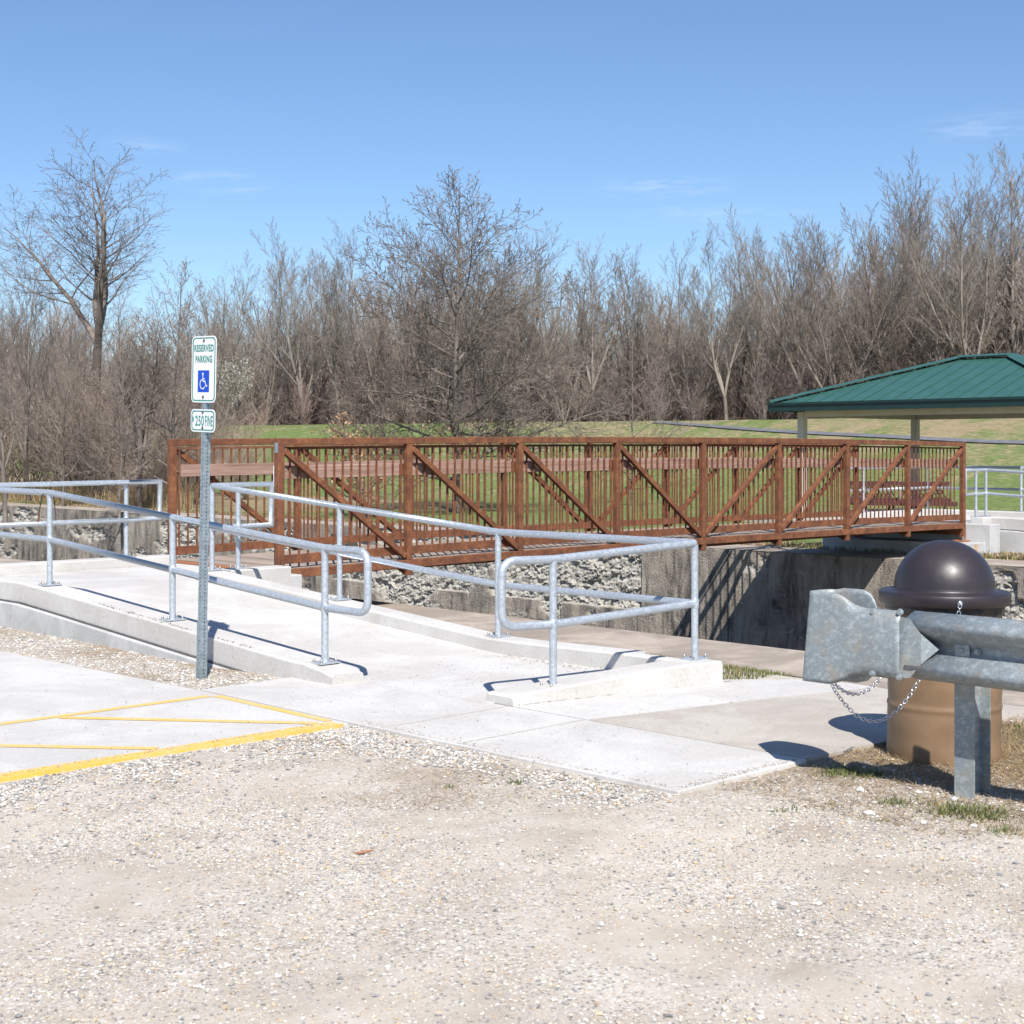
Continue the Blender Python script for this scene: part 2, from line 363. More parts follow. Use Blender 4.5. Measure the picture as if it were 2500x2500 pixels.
def arange(a,b,d): n=max(1,int(round(abs(b-a)/d))); return [a+(b-a)*i/n for i in range(n+1)]
# ground of the lot with small undulation
SOIL=[]
for (px,py,ru,rv,a) in ((265,1585,75,14,.8),(530,1615,80,16,.8),(640,1640,80,12,.7),(40,1545,50,10,.7),(350,1655,50,8,.6),(800,1812,70,8,.55),(1120,1895,150,18,.75),(1050,1945,190,14,.6),(700,1780,70,6,.4),(1550,1930,80,9,.55),(1000,1985,260,14,.35),(2000,2035,120,20,.5),(2330,2150,150,30,.35)): SOIL.append((px,py,ru*1.3,rv*1.5,a))
def soil_at(s,t):
    w=W(s,t); 
    if w.y<3: return 0.0
    px=1250+w.x/w.y*F; py=1094.7+1.6*F/w.y; r=0
    for (a,b_,c_,d_,e_) in SOIL: r+=e_*math.exp(-((px-a)/c_)**2-((py-b_)/d_)**2)
    if t<4.5 and s>5.7: r+=.85*min(1,(s-5.7)/.5)*min(1,(4.5-t)/.1)
    if s>5.3 and t>8.4: r+=.25
    r*=.75+.8*noise.noise(Vector((s*4,t*4,6)))
    return max(0,min(1,r))
def gcol(s,t):
    return (soil_at(s,t) if (-2<s<10.9 and -3<t<16) else .2,0,0)
def zg(s,t):
    z=zs(s)+.004
    if -2<s<9 and -3<t<16: z+=.007*noise.noise(Vector((s*1.1,t*1.1,0)))+.003*noise.noise(Vector((s*5,t*5,3)))
    return z
gs=[-150,-60,-20,-6]+arange(-2,2,.12)+arange(2.07,9.3,.07)+[10.9]; gt=[-150,-60,-20,-8]+arange(-3,2,.12)+arange(2.07,10,.07)+arange(10.15,15,.15)+[18,25,45,90,200]
grid_sheet('ground',gs,gt,zg,M['gravel'],gcol)
# dirt and straw strip right of the pavement
def flat(name,poly,m,z,kind='structure',zf=None,thick=.1,bevel=0,parent=None):
    b=MB(); f=zf or (lambda a,c:z); b.prism(poly,lambda a,c:f(a,c)-thick,f); o=b.build(name,m,parent,bevel=bevel); 
    if not parent: stobj(o); o['kind']=kind
    return o
pad=flat('parking_pavement',[(-2,6.85),(5.30,6.82),(5.32,8.44),(5.24,11),(5.1,40),(-2,40)],M['conc'],.022,bevel=.006)
# yellow lines on the pavement
def line(a,b,w,z=.0235):
    a=Vector((a[0],a[1],z));b=Vector((b[0],b[1],z)); d=(b-a).normalized(); n=Vector((-d.y,d.x,0))*w/2
    m=MB(); k=max(2,int((b-a).length/.25))
    L=[];Rr=[]
    for i in range(k+1):
        p=a+(b-a)*i/k; e=1+.10*noise.noise(p*3); L.append(p+n*e);Rr.append(p-n*e)
    m.add(L+Rr,[(i,i+1,k+2+i,k+1+i) for i in range(k)]); m.f=[tuple(reversed(f)) for f in m.f]; return m
for i,(a,b,w) in enumerate([((-1.5,6.897),(5.24,6.867),.10),((5.25,6.94),(5.27,8.15),.062),((-1.5,8.17),(5.23,8.17),.07),
    ((5.16,6.93),(4.19,8.12),.07),((4.12,6.93),(3.10,8.12),.07),((3.06,6.93),(2.04,8.12),.07)]):
    o=line(a,b,w,.0235+(.0012 if i>=3 else .0004*i)).build('painted_line',M['yellow'],pad)
# face of the pavement edge is painted too
flat('painted_edge',[(-1.5,6.840),(5.26,6.813),(5.26,6.8205),(-1.5,6.8475)],M['yellow'],.0240,parent=pad,thick=.06)
side=flat('sidewalk',[(5.33,4.40),(6.345,4.40),(6.345,8.46),(5.345,8.43),(5.325,6.8)],M['conc'],.024,bevel=.006)
flat('sidewalk_joint',[(5.335,6.545),(6.34,6.56),(6.34,6.572),(5.335,6.557)],M['joint'],.0255,parent=side,thick=.004)
flat('sidewalk_joint',[(5.335,5.915),(6.34,5.925),(6.34,5.937),(5.335,5.927)],M['joint'],.0255,parent=side,thick=.004)
o=flat('old_sidewalk',[(6.36,4.42),(8.60,4.28),(8.60,5.40),(7.64,5.66),(6.36,5.925)],M['conc_old'],.0215)
o=flat('new_pavement_strip',[(6.36,5.93),(7.64,5.665),(8.60,5.405),(8.60,5.85),(8.2,6.26),(7.9,6.45),(6.36,6.72)],M['conc'],.0235)
flat('pavement_joint',[(6.347,4.41),(6.358,4.41),(6.358,8.2),(6.347,8.2)],M['joint'],.019)
# tow path along the near side of the canal
b=MB(); ts=[-30,-10,-2,2,4.2,5.8,7.4,10,12.2,15.4,20,30,60]
for i in range(len(ts)-1):
    t0,t1=ts[i],ts[i+1]
    sa=8.605 if t1<=4.3 else 8.605 if t0<5.8 else (8.9 if t0<7.4 else 8.78)
    sl=[sa,8.75,8.9,9.0,9.1,9.2,9.3,9.42,10.9] if sa<8.7 else [sa,9.0,9.1,9.2,9.3,9.42,10.9]
    vs=[(a,c,zs(a)+.022) for a in sl for c in (t0,t1)]; b.add(vs,[(2*j,2*j+2,2*j+3,2*j+1) for j in range(len(sl)-1)],True)
path=stobj(b.build('path',M['conc_path'])); path['kind']='structure'
# ------------------------------------------------------------------ canal
bed=stobj(MB().add([(10.7,-60,-3.2),(21.4,-60,-3.2),(21.4,90,-3.2),(10.7,90,-3.2)],[(0,1,2,3)]).build('canal_bed',M['mud'])); bed['kind']='structure'
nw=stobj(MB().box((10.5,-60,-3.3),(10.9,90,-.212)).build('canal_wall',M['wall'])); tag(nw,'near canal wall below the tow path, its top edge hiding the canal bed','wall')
FZ=-.19; FS=21.2
def crumble(t,z):       # 1 = broken rubble, 0 = sound concrete
    n=noise.noise(Vector((t*.42,z*1.1,4)))+.55*noise.noise(Vector((t*1.3,z*2.4,9)))+.25*noise.noise(Vector((t*4,z*6,2)))
    b=-.02
    top=FZ-z
    if 18.4<t<28: b=.55 if top<1.25 else -.15
    if 18.4<t<29 and t<20.5 : b-=max(0,(top-1.0))*.8
    if 16.2<t<=18.4: b=-.9
    if 14<t<=16.2: b=-.45
    if 10.9<t<=12.6: b=.1+.2*top
    if t<=10.9: b=-.3+.55*top
    if 12.6<t<=14: b=-.4
    if t>28: b=-.05
    if top<.33 and not(19.5<t<26.5): b-=.6*(1-top/.33)
    x=(n+b)*4.0
    return max(0,min(1,x))
def cellv(p,seed,tilt):
    D,Pt=noise.voronoi(p); q=Pt[0]; h=noise.cell_vector(q*57.3+Vector((seed,seed,seed)))
    return (h.x-.5)+tilt*((p.x-q.x)*(h.y-.5)+(p.y-q.y)*(h.z-.5))
def facet(t,z):
    wv=noise.noise_vector(Vector((t*1.5,z*2,3)))*.12; x=t+wv.x; y=z+.22*t+wv.y
    return .055*cellv(Vector((x*1.9,y*4.2,0)),1.0,1.6)+.038*cellv(Vector((x*5,y*9.5,0)),3.0,1.8)+.025*cellv(Vector((x*12,y*20,0)),5.0,1.8)+.02*noise.noise(Vector((x*14,y*22,1)))
V=[];C=[]
tt=arange(6,30,.032)+arange(30.06,52,.06); zz=arange(FZ,-2.3,.034)
for t in tt:
    for z in zz:
        c=crumble(t,z); top=FZ-z
        r=facet(t,z) if c>.01 else 0.0
        r2=noise.noise(Vector((t*.8,z*1.2,1)))*.02+noise.noise(Vector((t*9,z*9,1)))*.004
        d=c*(.06+r)+(1-c)*r2
        if top<.02: d*=.3
        sound=1.0 if (16.2<t<18.4 and top<1.3) or top<.3 else 0.0
        V.append((FS+d,t,z)); C.append((c,sound,0))
nz=len(zz); Q=[(i*nz+j,i*nz+j+1,(i+1)*nz+j+1,(i+1)*nz+j) for i in range(len(tt)-1) for j in range(nz-1)]
fw=empty('canal_wall','crumbling old concrete canal wall on the far bank under the bridge','wall',(0,0,0),A)
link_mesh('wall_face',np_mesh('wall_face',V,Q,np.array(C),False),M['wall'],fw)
# coping: worn top of the wall
b=MB(); 
for (t0,t1) in ((-40,6),(6,60)):
    k=int((t1-t0)/.3)
    L=[(FS+.02*noise.noise(Vector((t0+(t1-t0)*i/k*1.0,0,7)))-(.0),t0+(t1-t0)*i/k,FZ+.004) for i in range(k+1)]
    Rr=[(22.35,t0+(t1-t0)*i/k,FZ+.004) for i in range(k+1)]
    b.add(L+Rr,[(i,k+1+i,k+2+i,i+1) for i in range(k)]); b.f=b.f
b.build('coping',M['conc_path'],fw)
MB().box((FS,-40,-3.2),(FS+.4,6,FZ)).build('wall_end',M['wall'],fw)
MB().box((FS+.4,6,-3.2),(FS+.8,60,FZ-.02)).build('wall_core',M['mud'],fw)
for tq in (16.35,): MB().box((FS-.004,tq,-2.7),(FS+.002,tq+.025,FZ-.02)).build('expansion_joint',M['gasket'],fw)
# ------------------------------------------------------------------ lawn and levee beyond the canal
NX,NY=.556,.831
def levee_q(x,y): return (x+15.6)*NX+(y-81.4)*NY
def zl_xy(x,y):
    q=levee_q(x,y)
    base=FZ-.006+.05*noise.noise(Vector((x*.06,y*.06,0)))*min(1,max(0,(y-34)/10))
    if q<-15: h=0
    elif q<0: k=(q+15)/15; h=k*k*(3-2*k)*.35+k*.65
    elif q<3.5: h=1
    elif q<17: k=1-(q-3.5)/13.5; h=k*k*(3-2*k)*.35+k*.65
    else: h=0
    return base*(1-h)+h*(2.85+.03*noise.noise(Vector((x*.1,y*.1,8))))
def zl(s,t): w=W(s,t); return zl_xy(w.x,w.y)
def lawncol(s,t):
    w=W(s,t); q=levee_q(w.x,w.y); a=0.0
    if -9.5<q<6: a=.17*min(1,(q+9.5)/6)*max(0,min(1,(w.x+8)/12))
    if q>-3: a=max(a,.05)
    if q>4: a=.35
    if s<23.2+.8*noise.noise(Vector((t*.5,0,0))): a=.45
    if t>30: a=max(a,min(.32,(t-30)*.03)) if s<34 else a
    return (a,0,0)
ss=arange(22.3,30,.5)+arange(31,100,1.0)+[104,110,120,140,170,220,320]; ts_=[-250,-150,-90,-60]+arange(-45,75,1.0)+[80,90,110,150,250]
grid_sheet('lawn',ss,ts_,zl,M['lawn'],lawncol)
# asphalt path climbing the levee
pp=[(2500,1084.5),(2300,1076),(2150,1068),(1990,1060),(1840,1051),(1700,1040),(1600,1033),(1540,1027)]
def march(px,py):
    u=px-1250;v=py-1094.7
    Y=30.0
    while Y<140:
        x=u/F*Y;z=1.6-v/F*Y
        if z<=zl_xy(x,Y): return x,Y
        Y+=.1
    return None
pts=[march(*p) for p in pp]; pts=[p for p in pts if p]
pts=[(pts[0][0]+12,pts[0][1]-9)]+pts
for _ in range(2):
    q=[pts[0]]
    for a,b2 in zip(pts,pts[1:]): q+=[((a[0]*3+b2[0])/4,(a[1]*3+b2[1])/4),((a[0]+3*b2[0])/4,(a[1]+3*b2[1])/4)]
    pts=q+[pts[-1]]
V=[];Q=[]
for i,p in enumerate(pts):
    a=Vector(pts[max(0,i-1)]);c=Vector(pts[min(len(pts)-1,i+1)]);d=(c-a); d=d.normalized() if d.length>0 else Vector((1,0)); n=Vector((-d.y,d.x))
    for k in range(5):
        q=Vector(p)+n*(k-2)*.12; V.append((q.x,q.y,zl_xy(q.x,q.y)+.05))
Q=[(i*5+k,(i+1)*5+k,(i+1)*5+k+1,i*5+k+1) for i in range(len(pts)-1) for k in range(4)]
o=link_mesh('levee_path',np_mesh('levee_path',V,[tuple(reversed(q)) for q in Q]),M['asphalt']); o['kind']='structure'
# ------------------------------------------------------------------ concrete ramps
def g(t): return .137 if t<8.4 else min(.415,.137+(t-8.4)*.0688)
def fl(t): return .026 if t<8.3 else min(.315,.026+(t-8.3)*.0688)
def strip(b,s0,s1,t_list,ztop,zbot,r=.015):
    """long curb running in t with softened top edges"""
    rings=[]
    for t in t_list:
        z=ztop(t);zb=zbot(t)
        rings.append([(s0,t,zb),(s0,t,z-r),(s0+r*.35,t,z-r*.35),(s0+r,t,z),(s1-r,t,z),(s1-r*.35,t,z-r*.35),(s1,t,z-r),(s1,t,zb)])
    b.loft(rings)
ramp_e=empty('wheelchair_ramp','new white concrete ramp with raised curbs rising to the near end of the footbridge','ramp',W(6.2,8,0),A)
O=(6.2,8,0)
b=MB(O); tl=[6.5,7.4,8.3]+arange(8.5,12.5,.5)+[14.6]
q=[(s,t) for t in tl for s in (6.30,7.89)]
b.loft([[(6.30,t,-.2),(7.89,t,-.2),(7.89,t,fl(t)),(6.30,t,fl(t))] for t in [6.72,7.5,8.3]+arange(8.5,12.5,.5)+[14.46]])
b.build('ramp_floor',M['conc'],ramp_e)
b=MB(O); b.box((7.89,12.55,-.2),(8.84,14.46,.3145)); b.build('landing_floor',M['conc'],ramp_e)
# left curb wall and its footing with the dark joint between them
def gl(t): return .137-.055*max(0,min(1,(8.25-t)/.3)) if t<8.4 else g(t)
b=MB(O); strip(b,6.06,6.32,[7.97,8.0,8.1,8.3,8.5]+arange(9,12.5,.5)+[14.72],gl,lambda t:max(-.1,g(t)-.19)); 
b.build('curb',M['conc_side'],ramp_e).data.materials[0]=M['conc']
b=MB(O); strip(b,6.015,6.30,arange(8.9,12.5,.45)+[14.76],lambda t:g(t)-.185,lambda t:-.25,.012); b.build('footing',M['conc_side'],ramp_e)
b=MB(O); b.tube([(6.052,t,g(t)-.180) for t in arange(8.75,12.45,.4)+[14.7]],.011,8); b.build('joint_strip',M['gasket'],ramp_e)
# right curb
b=MB(O); strip(b,7.89,8.0,[6.45,7.0],lambda t:.155,lambda t:-.28); strip(b,7.89,8.11,[7.0,7.4,8.0,8.4]+arange(8.9,12.4,.5)+[12.56],lambda t:(.155 if t<7 else g(t) if t>8 else .137+.018*(8-t)),lambda t:-.28); b.build('curb',M['conc'],ramp_e)
# front curb, angled across the foot
def fc(k):  # k 0..1 along
    s=6.36+k*(8.005-6.36); to=6.555-k*.33; ti=to+.24; z=.085+.085*min(1,max(0,k*1.25))**.9; return s,to,ti,z
rings=[]
for k in [0,.012,.03,.08,.2,.35,.5,.65,.8,.93,.985,.997,1]:
    s,to,ti,z=fc(k); 
    if k==0: z-=.014
    if k==1: z-=.012
    r=.014; rings.append([(s,to,-.05),(s,to,z-r),(s,to+r*.35,z-r*.35),(s,to+r,z),(s,ti-r,z),(s,ti-r*.35,z-r*.35),(s,ti,z-r),(s,ti,-.05)])
b=MB(O); b.loft(rings); b.build('front_curb',M['conc'],ramp_e)
# landing curbs
b=MB(O); b.loft([[(s,14.47,-.25),(s,14.47,.405),(s,14.48,.415),(s,14.71,.415),(s,14.72,.405),(s,14.72,-.25)] for s in (6.32,8.84)]); b.build('curb',M['conc'],ramp_e)
b=MB(O); b.loft([[(s,12.31,-.25),(s,12.31,.405),(s,12.32,.415),(s,12.54,.415),(s,12.55,.405),(s,12.55,-.25)] for s in (8.13,8.55,8.72,8.84)]); b.build('curb',M['conc'],ramp_e)
ab=empty('bridge_abutment','pale concrete abutment block under the near end of the footbridge','abutment',W(8.95,13.9,0),A)
b=MB((8.95,13.9,0)); b.box((8.845,12.38,-.3),(9.03,15.35,.318)); b.build('back_wall',M['conc_side'],ab,bevel=.01)
b=MB((8.95,13.9,0)); b.box((9.035,12.5,-.3),(9.65,15.3,.05)); b.build('bearing_seat',M['conc_side'],ab,bevel=.01)
# far ramp
ramp_f=empty('wheelchair_ramp','pale concrete ramp and landing on the far bank beyond the bridge','ramp',W(24,12,0),A); O2=(24,12,0)
def gf(t): return min(.415,.415-(12.3-t)*.0688) if t<12.3 else .415
b=MB(O2)
tl2=arange(6.5,12,.5)+[12.3,15.2]
b.loft([[(24.05,t,-.25),(26.1,t,-.25),(26.1,t,gf(t)-.1),(24.05,t,gf(t)-.1)] for t in tl2]); b.box((23.36,12.95,-.2),(24.05,15.2,.3145)); b.build('ramp_floor',M['conc'],ramp_f)
b=MB(O2); strip(b,23.80,24.05,arange(6.5,12,.5)+[12.3,12.9],gf,lambda t:gf(t)-.20); b.build('curb',M['conc'],ramp_f)
b=MB(O2); strip(b,23.74,24.04,arange(6.5,12,.5)+[12.3,12.96],lambda t:gf(t)-.215,lambda t:-.4); b.build('footing',M['conc_side'],ramp_f)
b=MB(O2); b.tube([(23.795,t,gf(t)-.208) for t in arange(6.5,12,.5)+[12.3,12.9]],.012,6); b.build('joint_strip',M['gasket'],ramp_f)
b=MB(O2); strip(b,26.1,26.35,arange(6.5,12,.5)+[12.3,15.45],gf,lambda t:-.3); b.build('curb',M['conc'],ramp_f)
b=MB(O2); b.box((23.36,15.2,-.25),(26.1,15.45,.415)); b.build('curb',M['conc'],ramp_f,bevel=.012)
b=MB(O2); b.box((23.52,12.7,-.25),(23.80,12.95,.415)); b.build('curb',M['conc'],ramp_f,bevel=.012)
ab2=empty('bridge_abutment','pale concrete abutment with rust stains under the far end of the footbridge','abutment',W(23.2,13.9,-.19),A); O3=(23.2,13.9,-.19)
b=MB(O3); b.box((23.19,12.40,-.3),(23.52,15.4,.318)); b.build('back_wall',M['conc_side'],ab2,bevel=.012)
b=MB(O3); b.box((22.55,12.48,-.3),(23.185,15.3,.020)); b.build('bearing_seat',M['conc_side'],ab2,bevel=.01)
b=MB(O3); b.box((22.80,12.477,-.14),(22.90,12.479,.005)); b.build('rust_stain',M['stain'],ab2)
# ------------------------------------------------------------------ footbridge
S0=9.10; T0=12.88; T1=14.98; BAY=1.754; Lb=BAY*8
ZB,ZT=.240,1.706
def camber(s): k=(s-S0)/Lb; return .045*4*k*(1-k)
br=empty('footbridge','rust brown weathering steel truss footbridge with timber deck crossing the canal','bridge',W(S0,T0,ZB),A)
OB=(S0,T0,ZB)
for side_,tc in ((0,T0),(1,T1)):
    def pt(s,z,dt=0): return (s,tc+dt,z+camber(s))
    nodes=[S0+i*BAY for i in range(9)]
    b=MB(OB)
    for i in range(8): b.beam(pt(nodes[i]-(.0375 if i==0 else 0),ZT-.038),pt(nodes[i+1]+(.0375 if i==7 else 0),ZT-.038),.075,.076)
    b.build('top_chord',M['rust'],br,bevel=.006)
    b=MB(OB)
    for i in range(8): b.beam(pt(nodes[i]+(.04 if i==0 else 0),ZB+.045),pt(nodes[i+1]-(.04 if i==7 else 0),ZB+.045),.075,.09)
    b.build('bottom_chord',M['rust'],br,bevel=.006)
    for i in range(9):
        s=nodes[i]; c=camber(s); b=MB(OB)
        w=.040
        if i in (0,8): b.box((s-w,tc-w,.03+.05),(s+w,tc+w,ZT-.076+c)) ; b.box((s-w-.001,tc-w-.001,ZT-.08),(s+w+.001,tc+w+.001,ZT+.001))
        else: b.box((s-w+.003,tc-w+.003,ZB+.09+c),(s+w-.003,tc+w-.003,ZT-.076+c))
        b.build('post',M['rust'],br,bevel=.006)
        if i not in (0,8):   # floor beam stub with gusset below the chord
            b=MB(OB); sg=-1 if side_==0 else 1
            b.box((s-.04,tc-.038,ZB-.085+c),(s+.04,tc+.038,ZB-.001+c))
            e=-sg
            b.add([(s-.038,tc+e*.038,ZB-.08+c),(s+.038,tc+e*.038,ZB-.08+c),(s+.038,tc+e*.038,ZB+c-.002),(s-.038,tc+e*.038,ZB+c-.002),(s-.038,tc+e*.2,ZB+c-.002),(s+.038,tc+e*.2,ZB+c-.002)],[(0,1,2,3),(0,4,5,1),(3,2,5,4),(0,3,4),(1,5,2)])
            b.build('beam_stub',M['rust'],br,bevel=.004)
    for i in range(8):
        a,c=nodes[i],nodes[i+1]
        if i<4: p,q=pt(a+.05,ZT-.125),pt(c-.05,ZB+.135)
        else: p,q=pt(a+.05,ZB+.135),pt(c-.05,ZT-.125)
        MB(OB).beam(p,q,.062,.062,(0,1,0)).build('diagonal',M['rust'],br,bevel=.005)
    # inner faces: pickets between two rails, one panel in each bay; toe board below; timber rub rail
    inn=1 if side_==0 else -1
    for i in range(8):
        b=MB(OB); a,c=nodes[i],nodes[i+1]; yt=tc+inn*.056
        b.beam((a+(.035 if i==0 else 0),yt,1.600+camber(a)),(c-(.035 if i==7 else 0),yt,1.600+camber(c)),.028,.028)
        for k in range(15 if i<7 else 14):
            s=a+(k+.5)*BAY/15+.0; cc=camber(s); b.box((s-.0085,yt-.0085,.478+cc),(s+.0085,yt+.0085,1.587+cc))
        b.build('picket_panel',M['rust'],br)
        MB(OB).beam((a+(.035 if i==0 else 0),yt,.432+camber(a)),(c-(.035 if i==7 else 0),yt,.432+camber(c)),.035,.094).build('toe_board',M['rust'],br,bevel=.004)
    yr=tc+inn*.10
    for i in range(0,8,2):
        a=nodes[i]+(.02 if i else .055); c=nodes[i+2]-.006
        b=MB(OB); b.beam((a,yr,1.345+camber(a)),(c,yr,1.345+camber(c)),.04,.14); rr=b.build('rub_rail',M['rubwood'],br,bevel=.005)
    for i in range(1,9):
        s=nodes[i]-(.0 if i<8 else .02); b=MB(OB); cc=camber(s); b.box((s-.065,yr-inn*.034,1.28+cc),(s-.008,yr+inn*.026,1.41+cc)); bk=b.build('rail_bracket',M['rust'],br,bevel=.003)
        for dz in (-.045,.045):
            MB(OB).tube([(s-.036,yr+inn*.026,1.345+dz+cc),(s-.036,yr+inn*.034,1.345+dz+cc)],.009,8).build('bolt',M['bolt'],bk)
# deck of timber planks on stringers
b=MB(OB); s=S0-.05; k=0
while s<S0+Lb+.05:
    w=.138; zz_=.338+camber(s)+rng.uniform(-.0015,.0015)
    b.box((s,T0+.045,zz_-.038),(s+w,T1-.045,zz_)); s+=.143
b.build('deck',M['deck'],br)
b=MB(OB)
for t in (T0+.35,(T0+T1)/2,T1-.35): b.box((S0+.02,t-.03,.215),(S0+Lb-.02,t+.03,.295))
b.build('stringer',M['rust'],br)
for i in range(1,8):
    s=S0+i*BAY; c=camber(s); MB(OB).box((s-.036,T0+.04,ZB-.03+c),(s+.036,T1-.04,ZB+.055+c)).build('floor_beam',M['rust'],br)
for s in (S0+.0,S0+Lb): MB(OB).box((s-.036,T0+.041,.13),(s+.036,T1-.041,.27)).build('end_beam',M['rust'],br)
MB(OB).box((S0-.20,T0+.05,.322),(S0+.03,T1-.05,.330)).build('threshold_plate',M['rust_bright'],br); 
MB(OB).box((S0+Lb-.03,T0+.05,.340),(S0+Lb+.20,T1-.05,.348)).build('threshold_plate',M['rust'],br)
for s,z in ((S0+.0,.056),(S0+Lb,.024)):
    for t in (T0,T1):
        p=MB(OB).box((s-.16,t-.11,z),(s+.16,t+.11,z+.022)).build('bearing_plate',M['rust_bright'],br,bevel=.003)
        for ds in (-.11,.11):
            MB(OB).tube([(s+ds,t-.07,z+.02),(s+ds,t-.07,z+.085)],.02,6,smooth=False).build('anchor_bolt',M['bolt'],p)
MB(OB).box((S0-.0425,T0-.035,1.555),(S0-.0405,T0+.022,1.66)).build('plaque',M['plaque'],br)
MB(OB).box((S0-.012,T0+.060,1.20),(S0+.025,T0+.090,1.42)).build('rail_end_cap',M['signwhite'],br)
# ------------------------------------------------------------------ handrails
def fillet(pts,r,n=7):
    """r: radius for every inner corner (0 = keep)"""
    out=[Vector(pts[0])]
    for i in range(1,len(pts)-1):
        p=Vector(pts[i]);a=(Vector(pts[i-1])-p);c=(Vector(pts[i+1])-p);ri=r[i] if isinstance(r,(list,tuple)) else r
        if ri<=0: out.append(p);continue
        an=a.angle(c); d=min(ri/math.tan(an/2),a.length*.49,c.length*.49)
        a=a.normalized()*d;c=c.normalized()*d
        for k in range(n+1):
            u=k/n; out.append((p+a)*(1-u)**2+p*2*u*(1-u)+(p+c)*u*u)
    out.append(Vector(pts[-1])); return out
RP=.0265
def post_parts(root,org,s,t,zb,zt,mid,ax=0.0,plate=True):
    b=MB(org); b.tube([(s,t,zb),(s,t,zt-.01)],.0245,14,caps=False)
    for zz_ in (mid,): b.tube([(s,t,zz_-.034),(s,t,zz_-.02),(s,t,zz_+.02),(s,t,zz_+.034)],[.0246,.0295,.0295,.0246],14,caps=False)
    b.tube([(s,t,zt-.055),(s,t,zt-.028)],[.0246,.0285],14,caps=False)
    p=b.build('post',M['galv'],root)
    if plate:
        b=MB(org); b.box((s-.085,t-.062,zb+.001),(s+.085,t+.062,zb+.011)); pl=b.build('base_plate',M['galv'],p,bevel=.002)
        for ds in (-.062,.062):
            for dt in (-.042,.042):
                b=MB(org); b.tube([(s+ds,t+dt,zb+.011),(s+ds,t+dt,zb+.024)],.0105,6,smooth=False); b.tube([(s+ds,t+dt,zb+.02),(s+ds,t+dt,zb+.034),(s+ds,t+dt,zb+.038)],[.0085,.0085,.003],8)
                b.build('anchor_nut',M['bolt'],p)
def railing(label,top,posts,start_r=0,end_r=0,corner=.02,dm=.41,closed_start=True,closed_end=True,org=None):
    org=org or (top[0][0],top[0][1],0)
    root=empty('handrail',label,'railing',W(org[0],org[1],0),A)
    P=[Vector(p) for p in top]; Mi=[p-Vector((0,0,dm)) for p in P]
    tp=list(P); rr=[corner]*len(P)
    if closed_start: tp=[(P[0]+Mi[0])/2]+tp; rr=[0,start_r]+rr[1:]
    if closed_end: tp=tp+[(P[-1]+Mi[-1])/2]; rr=rr[:-1]+[end_r,0]
    MB(org).tube(fillet(tp,rr),RP,16).build('top_rail',M['galv'],root)
    mp=list(Mi); rr=[corner]*len(P)
    if closed_start: mp=[(P[0]+Mi[0])/2]+mp; rr=[0,start_r]+rr[1:]
    if closed_end: mp=mp+[(P[-1]+Mi[-1])/2]; rr=rr[:-1]+[end_r,0]
    MB(org).tube(fillet(mp,rr),RP-.0008,16).build('mid_rail',M['galv'],root)
    for (s,t,zb,zt) in posts: post_parts(root,org,s,t,zb,zt,zt-dm)
    return root
hr=railing('galvanized pipe handrail on the right curb of the near ramp, bending at its corner',
 [(6.365,6.659,.905),(6.745,6.587,.90),(7.95,6.42,.957),(8.0,8.41,.950),(8.0,10.42,1.095),(8.0,12.44,1.238),(8.69,12.44,1.242)],
 [(6.745,6.66-.189*.385,.088,.90),(7.95,6.42,.168,.957),(8.0,8.41,.137,.950),(8.0,10.42,g(10.42),1.095),(8.0,12.44,.415,1.238),(8.3,12.44,.415,1.240)],.13,0)
hl=railing('galvanized pipe handrail on the left curb of the near ramp, behind the parking sign',
 [(6.2,7.77,.915),(6.2,8.24,.917),(6.2,10.2,1.063),(6.2,12.22,1.212),(6.2,14.56,1.222),(8.3,14.56,1.232),(8.69,14.56,1.233)],
 [(6.2,8.24,.127,.917),(6.2,10.2,g(10.2),1.063),(6.2,12.22,g(12.22),1.212),(6.2,14.56,.415,1.222),(8.3,14.6,.415,1.232)],.13,0)
# black cord looped over the left rail by the third post
cb=empty('cord_loop','thin black cord looped over the handrail at the far left post','cord',W(6.2,12.27,0),A)
MB((6.2,12.27,0)).tube(fillet([(6.16,12.34,1.03),(6.165,12.30,1.18),(6.2,12.27,1.246),(6.24,12.22,1.16),(6.235,12.18,1.0)],.08),.0045,6).build('cord',M['cable'],cb)
MB((6.2,12.27,0)).tube([(6.16,12.34,1.045),(6.155,12.345,.95)],.008,8).build('tag_end',M['rust'],cb)
railing('short galvanized handrail beside the far end of the bridge, bending down the far ramp',
 [(23.3,12.92,1.225),(23.6,12.92,1.225),(23.95,12.90,1.228),(23.92,10.9,1.13),(23.92,8.9,1.0),(23.92,7.2,.88)],
 [(23.62,12.9,.415,1.225),(23.93,12.88,.415,1.228),(23.92,10.9,gf(10.9),1.13),(23.92,8.9,gf(8.9),1.0)],0,0,closed_end=False)
railing('galvanized handrail round the back of the far landing, seen through the bridge',
 [(23.3,15.32,1.235),(23.9,15.32,1.235),(26.22,15.32,1.24),(26.22,13.4,1.24),(26.22,12.2,1.235),(26.22,9.5,1.05),(26.22,7.2,.89)],
 [(23.9,15.32,.415,1.235),(26.2,15.32,.415,1.24),(26.22,13.4,.415,1.24),(26.22,11.4,gf(11.4),1.17),(26.22,9.5,gf(9.5),1.05)],0,0,closed_end=False)
# ------------------------------------------------------------------ parking sign on perforated post
SP=(5.65,8.92)
sgn=empty('parking_sign','white reserved parking sign above a $250 fine plate on a leaning steel post','sign',W(SP[0],SP[1],-.02),A)
